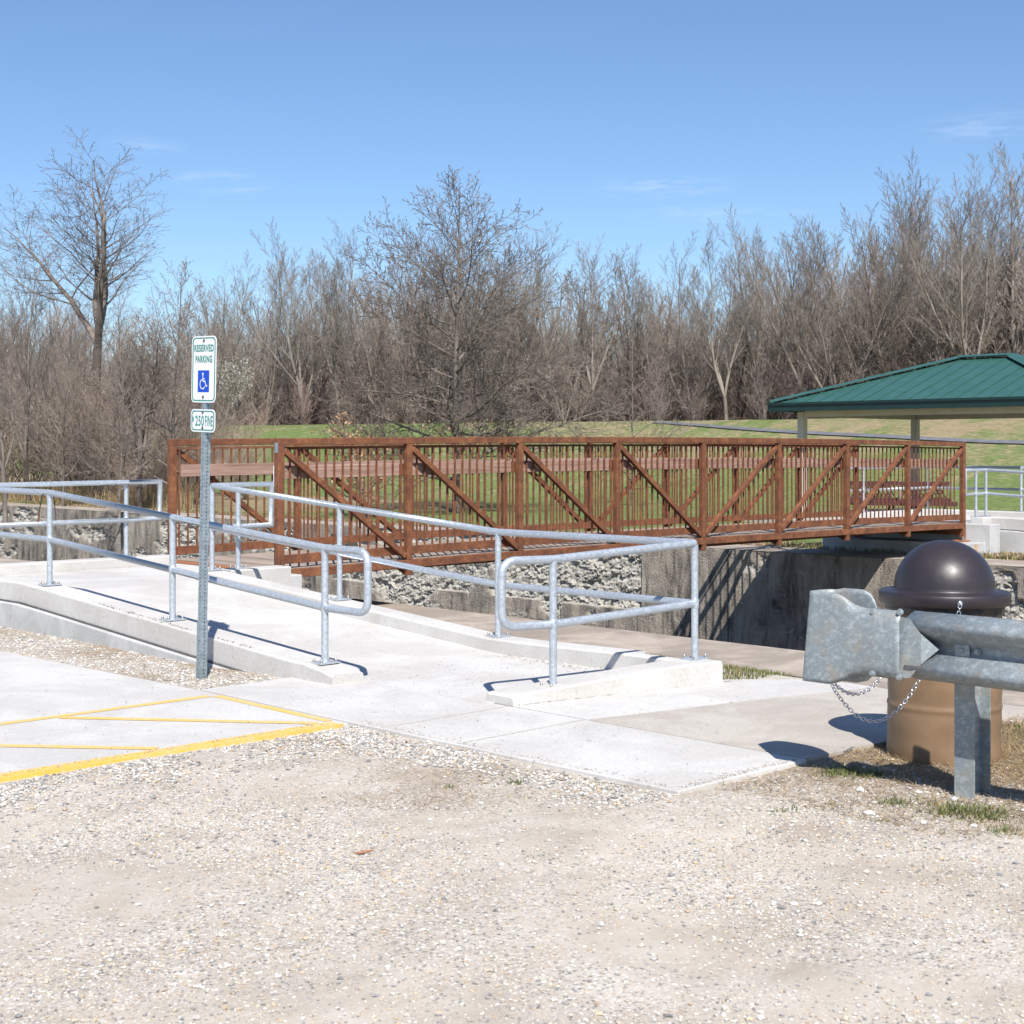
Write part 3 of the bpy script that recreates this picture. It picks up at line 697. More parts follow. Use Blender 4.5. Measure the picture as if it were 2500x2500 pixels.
# local frame: +x = s, +y = t; leans to the right of the picture
lean=Matrix.Rotation(R(1.9),4,'X')
sgn.rotation_euler=(Matrix.Rotation(A,4,'Z')@lean).to_euler()
def perforated(w,z0,z1,pitch=.0254,hr_=.0055):
    b=MB(); n=int((z1-z0)/pitch); h=w/2
    for f in range(4):
        c,s=math.cos(f*PI/2),math.sin(f*PI/2)
        P=lambda u,z,d=0.0:(c*(h-d)-s*u, s*(h-d)+c*u, z)
        for k in range(n):
            a=z0+k*pitch;m=a+pitch/2;e=a+pitch
            out=[(-h,a),(0,a),(h,a),(h,m),(h,e),(0,e),(-h,e),(-h,m)]
            ang=[-135,-90,-45,0,45,90,135,180]
            inn=[(hr_*math.cos(R(q)),m+hr_*math.sin(R(q))) for q in ang]
            vs=[P(*o) for o in out]+[P(*o) for o in inn]+[P(o[0],o[1],.003) for o in inn]
            b.add(vs,[(i,(i+1)%8,8+(i+1)%8,8+i) for i in range(8)]+[(8+i,8+(i+1)%8,16+(i+1)%8,16+i) for i in range(8)])
    zt=z0+n*pitch; b.add([(-h,-h,zt),(h,-h,zt),(h,h,zt),(-h,h,zt)],[(0,1,2,3)]); return b
perforated(.046,.0,2.36).build('post',M['galv_sign'],sgn)
MB().box((-.019,-.019,0),(.019,.019,2.35)).build('post_core',M['gasket'],sgn)
perforated(.054,-.1,.44).build('anchor_sleeve',M['galv_sign'],sgn)
def rrect(w,h,r,n=6):
    P=[]
    for cx,cy,a0 in ((w/2-r,h/2-r,0),(-w/2+r,h/2-r,90),(-w/2+r,-h/2+r,180),(w/2-r,-h/2+r,270)):
        for k in range(n+1): a=R(a0+90*k/n); P.append((cx+r*math.cos(a),cy+r*math.sin(a)))
    return P
# sign plane: faces -s ; picture-right is -t
XS=-.0245
def on_sign(poly,zc,d0,d1,b=None):
    b=b or MB(); n=len(poly)
    vs=[(XS-d0,-p[0],zc+p[1]) for p in poly]+[(XS-d1,-p[0],zc+p[1]) for p in poly]
    return b.add(vs,[tuple(range(n)),tuple(range(2*n-1,n-1,-1))]+[(i,n+i,n+(i+1)%n,(i+1)%n) for i in range(n)])
def ringp(outer,inner,zc,d,b=None):
    b=b or MB(); n=len(outer); vs=[(XS-d,-p[0],zc+p[1]) for p in outer]+[(XS-d,-p[0],zc+p[1]) for p in inner]
    return b.add(vs,[(i,n+i,n+(i+1)%n,(i+1)%n) for i in range(n)])
Z1=2.165; Z2=1.812
def plate(name,w,h,zc,r):
    p=on_sign(rrect(w,h,r),zc,0,.0025).build(name,M['signwhite'],sgn)
    ringp(rrect(w-.020,h-.020,r*.8),rrect(w-.042,h-.036,r*.65),zc,.0031).build('green_border',M['signgreen'],p); return p
pA=plate('sign_plate',.305,.457,Z1,.038); pB=plate('fine_plate',.305,.157,Z2,.036)
def text(s,h,w,cx,zc,m,parent,d=.0034,bold=.0):
    cu=bpy.data.curves.new('t','FONT'); cu.body=s; cu.size=1; cu.align_x='CENTER'; cu.offset=bold; cu.space_character=1.12
    o=bpy.data.objects.new('t',cu); col.objects.link(o); bpy.context.view_layer.update()
    me=bpy.data.meshes.new_from_object(o.evaluated_get(bpy.context.evaluated_depsgraph_get())); bpy.data.objects.remove(o)
    n=len(me.vertices); co=np.zeros(n*3,dtype=np.float32); me.vertices.foreach_get('co',co); co=co.reshape(-1,3)
    x0,x1=co[:,0].min(),co[:,0].max(); y0,y1=co[:,1].min(),co[:,1].max()
    x=(co[:,0]-(x0+x1)/2)/(x1-x0)*w+cx; z=(co[:,1]-(y0+y1)/2)/(y1-y0)*h+zc
    me.vertices.foreach_set('co',np.stack([np.full(n,XS-d),-x,z],1).astype(np.float32).ravel()); me.update()
    return link_mesh('lettering',me,m,parent)
text('RESERVED',.050,.243,.0,Z1+.145,M['signgreen'],pA,bold=.035)
text('PARKING',.050,.208,.0,Z1+.070,M['signgreen'],pA,bold=.035)
text('$',.048,.024,-.121,Z2+.002,M['signgreen'],pB,bold=.03)
text('250',.072,.108,-.040,Z2-.002,M['signgreen'],pB,bold=.02)
text('FINE',.072,.096,.077,Z2-.002,M['signgreen'],pB,bold=.02)
bp=on_sign(rrect(.142,.150,.007),Z1-.082,.0028,.0036).build('blue_panel',M['signblue'],pA)
def ribbon(pts,w,zc,d,b):
    P=[Vector((p[0],p[1])) for p in pts]; L=[];Rr=[]
    for i,p in enumerate(P):
        a=(p-P[i-1]).normalized() if i else None; c=(P[i+1]-p).normalized() if i<len(P)-1 else None
        t=(a+c).normalized() if (a and c) else (a or c); k=1/max(.5,math.sqrt((1+a.dot(c))/2)) if (a and c) else 1
        n=Vector((-t.y,t.x))*w/2*k; L.append(p+n);Rr.append(p-n)
    n=len(P); b.add([(XS-d,-q.x,zc+q.y) for q in L+Rr],[(i,i+1,n+i+1,n+i) for i in range(n-1)])
zc=Z1-.082; b=MB()
b.add([(XS-.0042,-(-.007+.0095*math.cos(R(a))),zc+.050+.0095*math.sin(R(a))) for a in range(0,360,30)],[tuple(range(12))])
ribbon([(-.007,.040),(-.004,.0),(.020,.0),(.036,-.034),(.050,-.029)],.0085,zc,.0044,b)
ribbon([(-.004,.016),(.018,.016)],.007,zc,.0046,b)
ribbon([(-.006+.032*math.cos(R(a))-.002,-.020+.032*math.sin(R(a))) for a in range(100,335,12)],.0075,zc,.0048,b)
b.build('wheelchair_symbol',M['signwhite'],pA)
for (z,p) in ((Z1+.197,pA),(Z1-.190,pA),(Z2+.058,pB),(Z2-.050,pB)):
    b=MB(); 
    vs=[]
    for (r,d) in ((.0095,.003),(.009,.008),(.005,.0095),(.0,.010)):
        for j in range(10): a=2*PI*j/10; vs.append((XS-d,-r*math.cos(a),z+r*math.sin(a)))
    b.add(vs,[(i*10+j,i*10+(j+1)%10,(i+1)*10+(j+1)%10,(i+1)*10+j) for i in range(3) for j in range(10)],True); b.build('bolt',M['darkbolt'],p)
# ------------------------------------------------------------------ litter barrel
BX,BY=2.255,7.79; BZ=-.012
bar=empty('litter_barrel','tan steel drum litter bin with a dark brown domed lid behind the guardrail','trash can',(BX,BY,BZ))
r=.288; prof=[(0,.0),(r-.01,.0),(r,.012)]
for z in arange(.02,.82,.01):
    d=0
    for rz in (.285,.565): d=max(d,.006*math.exp(-((z-rz)/.012)**2))
    prof.append((r+d+.0015*math.sin(z*37),z))
prof+=[(r+.006,.83),(r+.006,.84),(r-.006,.84),(r-.006,.6)]
b=MB(); b.lathe(prof,k=64)
for i,p in enumerate(b.v):                 # a few dents
    x,y,z=p; rad=math.hypot(x,y)
    if rad>.2: n=noise.noise(Vector((x*5,y*5,z*4)))*.009+ (-.012*math.exp(-(((math.atan2(y,x)+2.0)/.25)**2+((z-.62)/.08)**2))); b.v[i]=(x*(1+n/rad),y*(1+n/rad),z)
b.build('drum',M['drum'],bar)
b=MB(); vs=[];k=72
rows=[(.286,.845),(.300,.835),(.301,.80),(.298,.77),(.293,.755)]
for i,(rr_,z) in enumerate(rows):
    for j in range(k):
        a=2*PI*j/k; q=.006*math.sin(a*11+i)+.004*math.sin(a*23+i*2); vs.append(((rr_+q)*math.cos(a),(rr_+q)*math.sin(a),z+.012*math.sin(a*7)*(i==4)))
b.add(vs,[(i*k+j,i*k+(j+1)%k,(i+1)*k+(j+1)%k,(i+1)*k+j) for i in range(4) for j in range(k)],True); b.build('bin_liner',M['bag'],bar)
prof=[(.30,.806),(.326,.806),(.333,.812),(.333,.862),(.329,.870),(.318,.873),(.262,.877),(.257,.885)]
for a in range(4,91,4): prof.append((.256*math.cos(R(a)),.885+.250*math.sin(R(a))))
b=MB(); b.lathe(prof,k=80); b.build('domed_lid',M['dome'],bar)
# eye bolt on the rim and chain
EB=Vector((-.02,-.336,.838)) 
b=MB(); b.lathe([(0,0),(.013,0),(.015,.004),(.012,.012),(.0,.014)],k=14); o=b.build('lid_bolt',M['chain'],bar,loc=EB); o.rotation_euler=(R(90),0,0)
# ------------------------------------------------------------------ chains
def link(b,c,d,nrm,L=.024,Wd=.0085,r=.0024):
    d=d.normalized(); n=(nrm-d*nrm.dot(d)).normalized(); pts=[]
    for sgn_ in (1,-1):
        for k in range(6):
            a=-PI/2+PI*k/5; pts.append(c+d*sgn_*(L/2-Wd+Wd*math.cos(a))+n*(Wd*math.sin(a)*sgn_))
    b.tube(pts,r,6,closed=True)
def chain(name,label,P,Q,sag,twist=0,group=None):
    P=Vector(P);Q=Vector(Q); pts=[]
    for i in range(201):
        u=i/200; p=P.lerp(Q,u); p.z-=sag*4*u*(1-u); pts.append(p)
    acc=0;last=pts[0];c=[];step=.0185
    b=MB(P); i=0; alt=0
    for a,q in zip(pts,pts[1:]):
        acc+=(q-a).length
        if acc>=step:
            acc-=step; d=(q-a).normalized(); sidev=d.cross(Vector((0,0,1))).normalized() if abs(d.z)<.98 else Vector((1,0,0)); upv=sidev.cross(d)
            an=twist*alt+ (PI/2 if alt%2 else 0)+.5; link(b,q,d,sidev*math.cos(an)+upv*math.sin(an)); alt+=1
    o=b.build(name,M['chain'],loc=P); return tag(o,label,'chain',group)
chain('chain','long steel chain hanging in a low loop under the guardrail end',(1.535,7.20,.470),(1.965,7.22,.475),.19,.12)
chain('chain','short steel chain in the shallower loop behind the longer one',(1.55,7.22,.470),(1.86,7.50,.46),.075,.3)
chain('chain','piece of steel chain hanging from the bolt on the brown lid rim',(BX-.02,BY-.345,.832),(BX-.06,BY-.38,.62),.0,.2)
# ------------------------------------------------------------------ guardrail along -t
GS=6.0
gr=empty('guardrail','weathered galvanized roadside guardrail with flared end in front of the litter barrel','guardrail',W(6.2,3.6,0),A)
OG=(6.2,3.6,0)
def wprof(z,h=.312,dpt=.081):   # W-beam: z measured from the beam centre, returns offset towards -s
    pass
WP=[(-.156,.012),(-.150,-.002),(-.128,-.058),(-.113,-.075),(-.097,-.081),(-.080,-.075),(-.062,-.060),(-.026,-.012),(-.014,-.003),(0,0),(.014,-.003),(.026,-.012),(.062,-.060),(.080,-.075),(.097,-.081),(.113,-.075),(.128,-.058),(.150,-.002),(.156,.012)]
def zc_(t): return .700
b=MB(OG)
def sect(t,th): 
    z=zc_(t); a=[(GS+.081+p[1],t,z+p[0]) for p in WP]; c=[(GS+.081+p[1]+.004,t,z+p[0]*.985) for p in reversed(WP)]; return a+c
b.loft([sect(t,0) for t in (3.635,3.0,2.0,1.0,0.0,-2.0,-5.0)],True); b.build('w_beam',M['guard'],gr)
# end section: flat front flaring in height, wrapped round a nose and back
def nose_pts():
    P=[]; 
    for t in arange(3.655,4.155,.025): P.append((GS-.004,t))
    for (a,b_) in ((GS+.000,4.163),(GS+.010,4.171),(GS+.022,4.176),(GS+.034,4.179),(GS+.05,4.179),(GS+.10,4.178),(GS+.14,4.170),(GS+.165,4.155),(GS+.176,4.13)): P.append((a,b_))
    for t in (4.09,4.04,3.98,3.93,3.90,3.885): P.append((GS+.178,t))
    return P
rings=[]
for i,(s,t) in enumerate(nose_pts()):
    k=min(1,max(0,(t-3.86)/.16)); k=k*k*(3-2*k); hh=.158+.058*k
    if s>GS+.177: kk=min(1,(t-3.88)/.10); hh=.11+.115*math.sqrt(max(0,1-(1-kk)**2))
    lip=.03*(1-k) if s<GS+.02 else 0
    z=.700
    outward=Vector((0,0))
    n=[(s+lip*1.0,t,z-hh),(s+lip*.25,t,z-hh+.022),(s,t,z-hh+.05),(s,t,z),(s,t,z+hh-.05),(s+lip*.25,t,z+hh-.022),(s+lip*1.0,t,z+hh)]
    rings.append([(a,tt_+(.69-zz_)*.10*k,zz_) for (a,tt_,zz_) in n])
b=MB(OG); b.loft(rings,True,False,False)
es=b.build('end_section',M['guard'],gr); so=es.modifiers.new('s','SOLIDIFY'); so.thickness=.004
# flat lap plate with pointed edge over the beam
b=MB(OG)
b.add([(GS+.004,3.665,.556),(GS-.005,3.60,.560),(GS+.006,3.55,.626),(GS+.050,3.485,.695),(GS+.006,3.55,.764),(GS-.005,3.60,.830),(GS+.004,3.665,.834)],[(6,5,4,3,2,1,0)])
b.v=[(x,y,z) for x,y,z in b.v]
lp=b.build('lap_plate',M['guard'],gr)
for (s,t,z) in ((GS+.012,3.80,.842),(GS+.010,3.66,.852),(GS+.004,3.80,.560),(GS+.004,3.66,.556),(GS+.074,3.38,.70),(GS+.074,3.31,.70)):
    b=MB(OG); b.tube([(s+.004,t,z),(s-.006,t,z)],[.017,.015],12); b.tube([(s-.005,t,z),(s-.014,t,z)],.010,6,smooth=False); b.build('bolt',M['guard'],gr)
MB(OG).box((GS+.066,3.345,.675),(GS+.073,3.415,.725)).build('washer_plate',M['guard'],gr)
def ipost(t):
    b=MB(OG); s0=GS+.10+.12
    b.box((s0,t-.05,-.3),(s0+.006,t+.05,.80)); b.box((s0+.006,t-.003,-.3),(s0+.144,t+.003,.80)); b.box((s0+.144,t-.05,-.3),(s0+.150,t+.05,.80)); return b.build('post',M['guard'],gr)
ipost(3.455); ipost(1.55)
for t in (3.455,1.55): MB(OG).box((GS+.09,t-.05,.57),(GS+.218,t+.05,.82)).build('block',M['guard'],gr,bevel=.004)
# ------------------------------------------------------------------ pavilion
pv=empty('picnic_pavilion','open picnic pavilion with green hipped metal roof on tan steel posts','pavilion',W(33.4,18,FZ),A)
OP=(33.4,18,FZ)
s0,s1,t0,t1=30.15,36.65,13.95,22.0; ZE=2.70; ZR=3.80; sm_=33.4; r0,r1=17.3,18.65
LF=(s0,t1,ZE);RF=(s0,t0,ZE);LB=(s1,t1,ZE);RB=(s1,t0,ZE);RA=(sm_,r1,ZR);RB2=(sm_,r0,ZR)
b=MB(OP); th=.05
top=[LF,RF,RB,LB,RA,RB2]; low=[(p[0],p[1],p[2]-th) for p in top]
b.add(top+low,[(0,1,5,4),(1,2,5),(2,3,4,5),(3,0,4),(7,6,10,11),(8,7,11),(9,8,11,10),(6,9,10),(0,6,7,1),(1,7,8,2),(2,8,9,3),(3,9,6,0)])
rf=b.build('roof',M['roof'],pv)
# standing seams on all four slopes
def roof_z(s,t):
    a=(s-s0)/(sm_-s0) if s<sm_ else (s1-s)/(s1-sm_); c=(t-t0)/(r0-t0) if t<r0 else ((t1-t)/(t1-r1) if t>r1 else 1)
    return ZE+(ZR-ZE)*min(a,c,1)
b=MB(OP)
for t in arange(t0+.2,t1-.2,.40):
    e=1 if r0<=t<=r1 else ((t-t0)/(r0-t0) if t<r0 else (t1-t)/(t1-r1))
    b.beam((s0,t,ZE+.014),(s0+(sm_-s0)*e,t,ZE+(ZR-ZE)*e+.014),.014,.020)
    b.beam((s1,t,ZE+.014),(s1-(s1-sm_)*e,t,ZE+(ZR-ZE)*e+.014),.014,.020)
for s in arange(s0+.3,s1-.3,.40):
    e=(s-s0)/(sm_-s0) if s<sm_ else (s1-s)/(s1-sm_)
    b.beam((s,t1,ZE+.014),(s,t1-(t1-r1)*e,ZE+(ZR-ZE)*e+.014),.014,.020)
    b.beam((s,t0,ZE+.014),(s,t0+(r0-t0)*e,ZE+(ZR-ZE)*e+.014),.014,.020)
b.build('roof_seams',M['roof'],pv)
# hip and ridge caps sit on the seams, leaving dark gaps between them
b=MB(OP)
def cap(p,q,wd=.17):
    p=Vector(p)+Vector((0,0,.075));q=Vector(q)+Vector((0,0,.075)); d=(q-p).normalized(); x=d.cross(Vector((0,0,1))).normalized()
    vs=[]
    for c in (p,q):
        for a,h in ((-wd,-.042),(-wd*.5,-.018),(0,.01),(wd*.5,-.018),(wd,-.042)): vs.append(c+x*a+Vector((0,0,h)))
    n=5; b.add(vs,[(i,i+1,n+i+1,n+i) for i in range(4)])
cap(LF,RA);cap(RF,RB2);cap(LB,RA);cap(RB,RB2);cap(RA,RB2)
cp=b.build('ridge_cap',M['roof'],pv); so=cp.modifiers.new('s','SOLIDIFY'); so.thickness=.01
b=MB(OP); w=.03; zl0,zl1=ZE-.20,ZE+.012
b.box((s0-w,t0-w,zl0),(s0,t1+w,zl1)); b.box((s1,t0-w,zl0),(s1+w,t1+w,zl1)); b.box((s0+.001,t1,zl0+.001),(s1-.001,t1+w,zl1-.001)); b.box((s0+.001,t0-w,zl0+.001),(s1-.001,t0,zl1-.001))
b.box((s0-w-.035,t0-w,ZE-.04),(s0-w-.001,t1+w,zl1+.004))
b.build('fascia',M['fascia'],pv)
MB(OP).box((s0+.01,t0+.01,ZE-.155),(s1-.01,t1-.01,ZE-.145)).build('soffit',M['soffit'],pv)
pl=[(30.75,21.45),(30.75,14.5),(36.0,21.45),(36.0,14.5)]
for (s,t) in pl:
    b=MB(OP); b.box((s-.09,t-.09,FZ),(s+.09,t+.09,2.50)); p=b.build('post',M['cream'],pv,bevel=.01)
    MB(OP).box((s-.15,t-.15,FZ+.1),(s+.15,t+.15,FZ+.14)).build('base_plate',M['cream'],p)
for (a,c) in ((0,1),(0,2),(1,3),(2,3)):
    p=Vector((pl[a][0],pl[a][1],2.46));q=Vector((pl[c][0],pl[c][1],2.46)); d=(q-p).normalized()*.095
    MB(OP).beam(p+d,q-d,.12,.17).build('roof_beam',M['cream'],pv)
slab=flat('pavilion_slab',[(29.6,13.4),(37.2,13.4),(37.2,22.6),(29.6,22.6)],M['conc_old'],FZ+.10,thick=.2); slab['kind']='structure'
# picnic tables: mesh-backed benches
def bench(s,t,rz,label,L=2.35):
    o=W(s,t,FZ+.1); e=empty('park_bench',label,'bench',o,rz,'dark benches under the pavilion')
    b=MB()
    def panel(x0,x1,p0,p1,name):   # expanded metal panel: crossing slats in a frame
        b=MB(); p0=Vector(p0);p1=Vector(p1)
        f=lambda x,u:(x,p0.x+(p1.x-p0.x)*u,p0.y+(p1.y-p0.y)*u)
        for u in (0,1): b.beam(f(x0,u),f(x1,u),.05,.10)
        for x in (x0,x1): b.beam(f(x,0),f(x,1),.04,.03)
        n=int((x1-x0)/.09)
        for i in range(n):
            xa=x0+(x1-x0)*i/n; xb=xa+(x1-x0)/n*2.2
            if xb<=x1: b.beam(f(xa,0),f(xb,1),.012,.026); b.beam(f(xb,0),f(xa,1),.012,.026)
        return b.build(name,M['maroon'],e)
    panel(-L/2,L/2,(.02,.44),(-.40,.44),'seat'); panel(-L/2,L/2,(.06,.50),(.20,.88),'backrest')
    for x in (-L/2+.25,L/2-.25):
        b=MB(); b.tube(fillet([(x,.22,.86),(x,.05,.44),(x,-.36,.42)],.05),.024,8); b.tube([(x,.03,.44),(x,.22,.0)],.024,8); b.tube([(x,-.30,.42),(x,-.38,0)],.024,8); b.build('leg_frame',M['maroon'],e)
    return e
def at(u,Y): x=u/F*Y; return ST(x,Y)
for (px,Y,l) in ((2138,34.4,'dark maroon bench behind the bridge, left of the two in the pavilion'),(2262,34.0,'dark maroon bench behind the bridge, right of the two in the pavilion')):
    s,t=at(px-1250,Y); bench(s,t,R(0),l,1.12 if False else 1.15)
# ------------------------------------------------------------------ stones, litter, grass
def stones(name,pts,sizes,cols,zf,flatk=.6):
    n=len(pts); base=np.array([(1,0,0),(-1,0,0),(0,1,0),(0,-1,0),(0,0,1),(0,0,-1),(.62,.62,.55),(-.62,.62,.5),(-.62,-.62,.55),(.62,-.62,.5)],dtype=np.float32)
    Fc=np.array([(0,6,9),(0,2,6),(2,7,6),(2,1,7),(1,8,7),(1,3,8),(3,9,8),(3,0,9),(4,9,6),(4,6,7),(4,7,8),(4,8,9),(0,5,2),(2,5,1),(1,5,3),(3,5,0)])
    V=base[None]*(1+nrg.uniform(-.28,.28,(n,10,1))); V=V+nrg.uniform(-.14,.14,(n,10,3))
    sc3=np.stack([nrg.uniform(.75,1.3,n),nrg.uniform(.6,1.0,n),nrg.uniform(.4,.8,n)*flatk/.6],1)
    V=V*sc3[:,None,:]*(sizes[:,None,None]/2); a=nrg.uniform(0,2*PI,n); c,s=np.cos(a)[:,None],np.sin(a)[:,None]
    x=V[:,:,0]*c-V[:,:,1]*s; y=V[:,:,0]*s+V[:,:,1]*c
    P=np.array([(p[0],p[1],zf(p[0],p[1])) for p in pts]); 
    V=np.stack([x+P[:,0:1],y+P[:,1:2],V[:,:,2]+P[:,2:3]+(sizes*.12)[:,None]],2).reshape(-1,3)
    Q=(Fc[None]+(np.arange(n)*10)[:,None,None]).reshape(-1,3)
    C=np.repeat(cols,10,axis=0)
    o=link_mesh(name,np_mesh(name,V,Q,C),M['stone']); stobj(o); return tag(o,kind='stuff')
pal_w=np.array([(.66,.64,.61),(.58,.56,.53),(.72,.71,.69),(.50,.47,.43),(.40,.38,.36),(.62,.57,.49)]); pal_g=np.array([(.5,.44,.36),(.58,.53,.46),(.36,.34,.32),(.66,.63,.58),(.22,.22,.22),(.52,.40,.28),(.62,.60,.57),(.44,.41,.38),(.30,.29,.29)])
def pickc(p,n): return p[nrg.integers(0,len(p),n)]*nrg.uniform(.8,1.12,(n,1))
# crushed white stone in the corner beside the ramp and along the pavement edges
P=[];S=[]
while len(P)<9000:
    t=rng.uniform(8.46,15); s=rng.uniform(5.12,6.06)
    if s<5.36-(t-8.46)*.02: continue
    if rng.random()>.25+.75*(noise.noise(Vector((s*2.2,t*1.6,1)))*.5+.62): continue
    if rng.random()<soil_at(s,t)*1.1: continue
    P.append((s,t)); S.append(.008+.018*rng.random()**2.4)
stones('crushed_stone',P,np.array(S),pickc(np.concatenate([pal_w*.9,pal_w*.8,pal_g]),len(P)),zg)
P=[];S=[]
while len(P)<13000:
    if rng.random()<.62: s=rng.uniform(2.2,5.4); d=abs(rng.gauss(0,.27)); t=6.80-d
    else: t=rng.uniform(4.4,6.8); d=abs(rng.gauss(0,.22)); s=5.32-d
    if s<2 or (s>5.33): continue
    if rng.random()>.12+.95*(noise.noise(Vector((s*2.5,t*2.5,5)))+.42)-.5*soil_at(s,t): continue
    P.append((s,t)); S.append(.006+.020*rng.random()**2.4)
stones('crushed_stone',P,np.array(S),pickc(np.concatenate([pal_w*.80,pal_g,pal_g*.85]),len(P)),zg)
P=[];S=[]
while len(P)<60000:
    Y=3.85+5.2*rng.random()**1.05; X=rng.uniform(-.37*Y-.1,.37*Y+.1); s,t=ST(X,Y)
    if s>5.3 and t>4.38: continue
    if t>6.78: continue
    if rng.random()>.10+.90*max(0,noise.noise(Vector((s*1.0,t*1.0,11)))*1.3+.40+.3*noise.noise(Vector((s*3,t*3,2)))): continue
    if soil_at(s,t)>.3+rng.random(): continue
    P.append((s,t)); S.append((.0045+.010*rng.random()**2.6+(.014 if rng.random()<.012 else 0)))
stones('loose_gravel',P,np.array(S),pickc(pal_g,len(P)),zg)
# a few bigger white stones
P=[ST(x,y) for x,y in ((-1.0,6.45),(-.47,6.6),(-.35,6.4),(-.14,6.7),(.5,6.0),(1.2,6.35),(1.0,5.4),(.3,5.0),(-1.3,5.2),(1.55,6.5),(1.75,6.35),(-.9,4.6),(1.3,4.8),(2.0,6.75),(1.88,6.9),(1.62,6.95),(2.25,6.55),(1.95,6.3))]
stones('loose_stone',P,np.array([.03,.034,.026,.03,.022,.03,.024,.028,.03,.05,.04,.028,.03,.045,.04,.05,.035,.03]),pickc(pal_w[:3],len(P)),zg)
def blades(name,pts,h,w,cols,zf,curve=.5,flatten=0.0,st=True):
    n=len(pts); a=nrg.uniform(0,2*PI,n); dx,dy=np.cos(a),np.sin(a); h=np.asarray(h); w=np.asarray(w)
    P=np.array([(p[0],p[1],zf(p[0],p[1])) for p in pts]); lean=nrg.uniform(.1,1,n)*curve; upk=np.clip(1-flatten*nrg.uniform(.6,1.1,n),.05,1)
    px,py=-dy*w/2,dx*w/2
    V=[]
    for k,wd in ((0,1),(.5,.8),(1,.12)):
        ox=dx*h*lean*k**1.6; oy=dy*h*lean*k**1.6; oz=h*k*upk
        if flatten>0: ox=dx*h*k*(1-.3*upk); oy=dy*h*k*(1-.3*upk)
        V.append(np.stack([P[:,0]+ox-px*wd,P[:,1]+oy-py*wd,P[:,2]+oz+.002],1)); V.append(np.stack([P[:,0]+ox+px*wd,P[:,1]+oy+py*wd,P[:,2]+oz+.002],1))
    V=np.stack(V,1).reshape(-1,3); i=np.arange(n)*6
    Q=np.concatenate([np.stack([i,i+1,i+3,i+2],1),np.stack([i+2,i+3,i+5,i+4],1)])
    o=link_mesh(name,np_mesh(name,V,Q,np.repeat(cols,6,axis=0)),M['blade']); 
    if st: stobj(o)
    return tag(o,kind='stuff')
green=np.array([(.09,.13,.035),(.14,.18,.055),(.19,.22,.08),(.07,.10,.03),(.27,.25,.11)]); straw=np.array([(.42,.31,.16),(.52,.40,.22),(.34,.24,.13),(.26,.19,.11),(.46,.37,.24)]); brown=np.array([(.12,.08,.05),(.20,.14,.09),(.28,.20,.13),(.09,.065,.05)])
def patchpts(c,rs,rt,n):
    return [(rng.gauss(c[0],rs),rng.gauss(c[1],rt)) for _ in range(n)]
# grass wedge between ramp and tow path
P=[]
while len(P)<5200:
    s=rng.uniform(8.14,8.98); t=rng.uniform(6.1,7.7)
    if t<6.28+(8.98-s)*-.1 : continue
    if (t-6.1)/1.6>1.05-(s-8.1)*.05: continue
    P.append((s,t))
blades('grass',P,nrg.uniform(.012,.040,len(P)),nrg.uniform(.003,.006,len(P)),pickc(np.concatenate([green,green,straw[:2]]),len(P)),zg)
P=[(rng.uniform(8.13,8.8),rng.uniform(7.4,12.2)) for _ in range(2600)]
blades('leaf_litter',P,nrg.uniform(.015,.05,len(P)),nrg.uniform(.008,.018,len(P)),pickc(np.concatenate([brown,straw[2:4]]),len(P)),zg,flatten=.85)
# weeds and straw around the barrel and guardrail
P=[];C=[];H=[]
for (x,y,rr_,n) in ((1.62,7.35,.09,420),(1.76,7.30,.06,200),(1.95,6.55,.10,480),(2.05,6.47,.10,380),(1.72,6.72,.07,120),(2.28,6.30,.10,260),(2.42,6.45,.08,200),(2.05,6.22,.05,80),(2.36,6.05,.07,140),(.02,7.1,.03,40),(-.3,7.0,.02,20),(2.9,8.45,.22,500),(2.55,8.5,.1,120),(1.2,6.55,.04,30)):
    s,t=ST(x,y)
    for q in patchpts((s,t),rr_*.8,rr_*.6,n): P.append(q);H.append(rng.uniform(.008,.028))
blades('grass',P,np.array(H),nrg.uniform(.003,.0065,len(P)),pickc(green,len(P)),zg,curve=1.2)
P=[];H=[]
while len(P)<26000:
    Y=rng.uniform(6.1,8.7); X=rng.uniform(.9,.37*Y+.2); s,t=ST(X,Y)
    if t>4.36+.03: continue
    if s<5.55: continue
    dens=.08+.6*min(1,max(0,(s-6.2)/1.0))+.3*max(0,noise.noise(Vector((s*3,t*3,2))))
    if rng.random()>dens: continue
    P.append((s,t)); H.append(rng.uniform(.02,.085))
blades('dry_straw',P,np.array(H),nrg.uniform(.0018,.004,len(P)),pickc(np.concatenate([straw,straw,brown[1:3]]),len(P)),zg,flatten=.96)
# brown debris in the stone corner, along the front of the lot and on the front edge of the sidewalk
P=[];H=[]
for (px,py,ru,rv,n) in ((265,1585,70,14,1500),(530,1615,75,16,1600),(640,1640,80,12,700),(40,1545,50,10,500),(350,1655,50,8,380),(800,1812,60,9,330),(1150,1900,150,18,520),(1050,1960,120,16,420),(700,1780,70,8,260),(1550,1915,50,9,260)):
    for _ in range(n):
        u=rng.gauss(px,ru)-1250; v=rng.gauss(py,rv)-1094.7; Y=1.6*F/v; X=u/F*Y; s,t=ST(X,Y)
        if (s>5.3 and t>4.4 and not (t>8.48 and 5.38<s<6.0)) or (s<5.3 and t>6.8): continue
        P.append((s,t)); H.append(rng.uniform(.012,.045))
blades('dry_debris',P,np.array(H),nrg.uniform(.002,.004,len(P)),pickc(np.concatenate([brown[1:3],straw,straw]),len(P)),zg,flatten=.985)
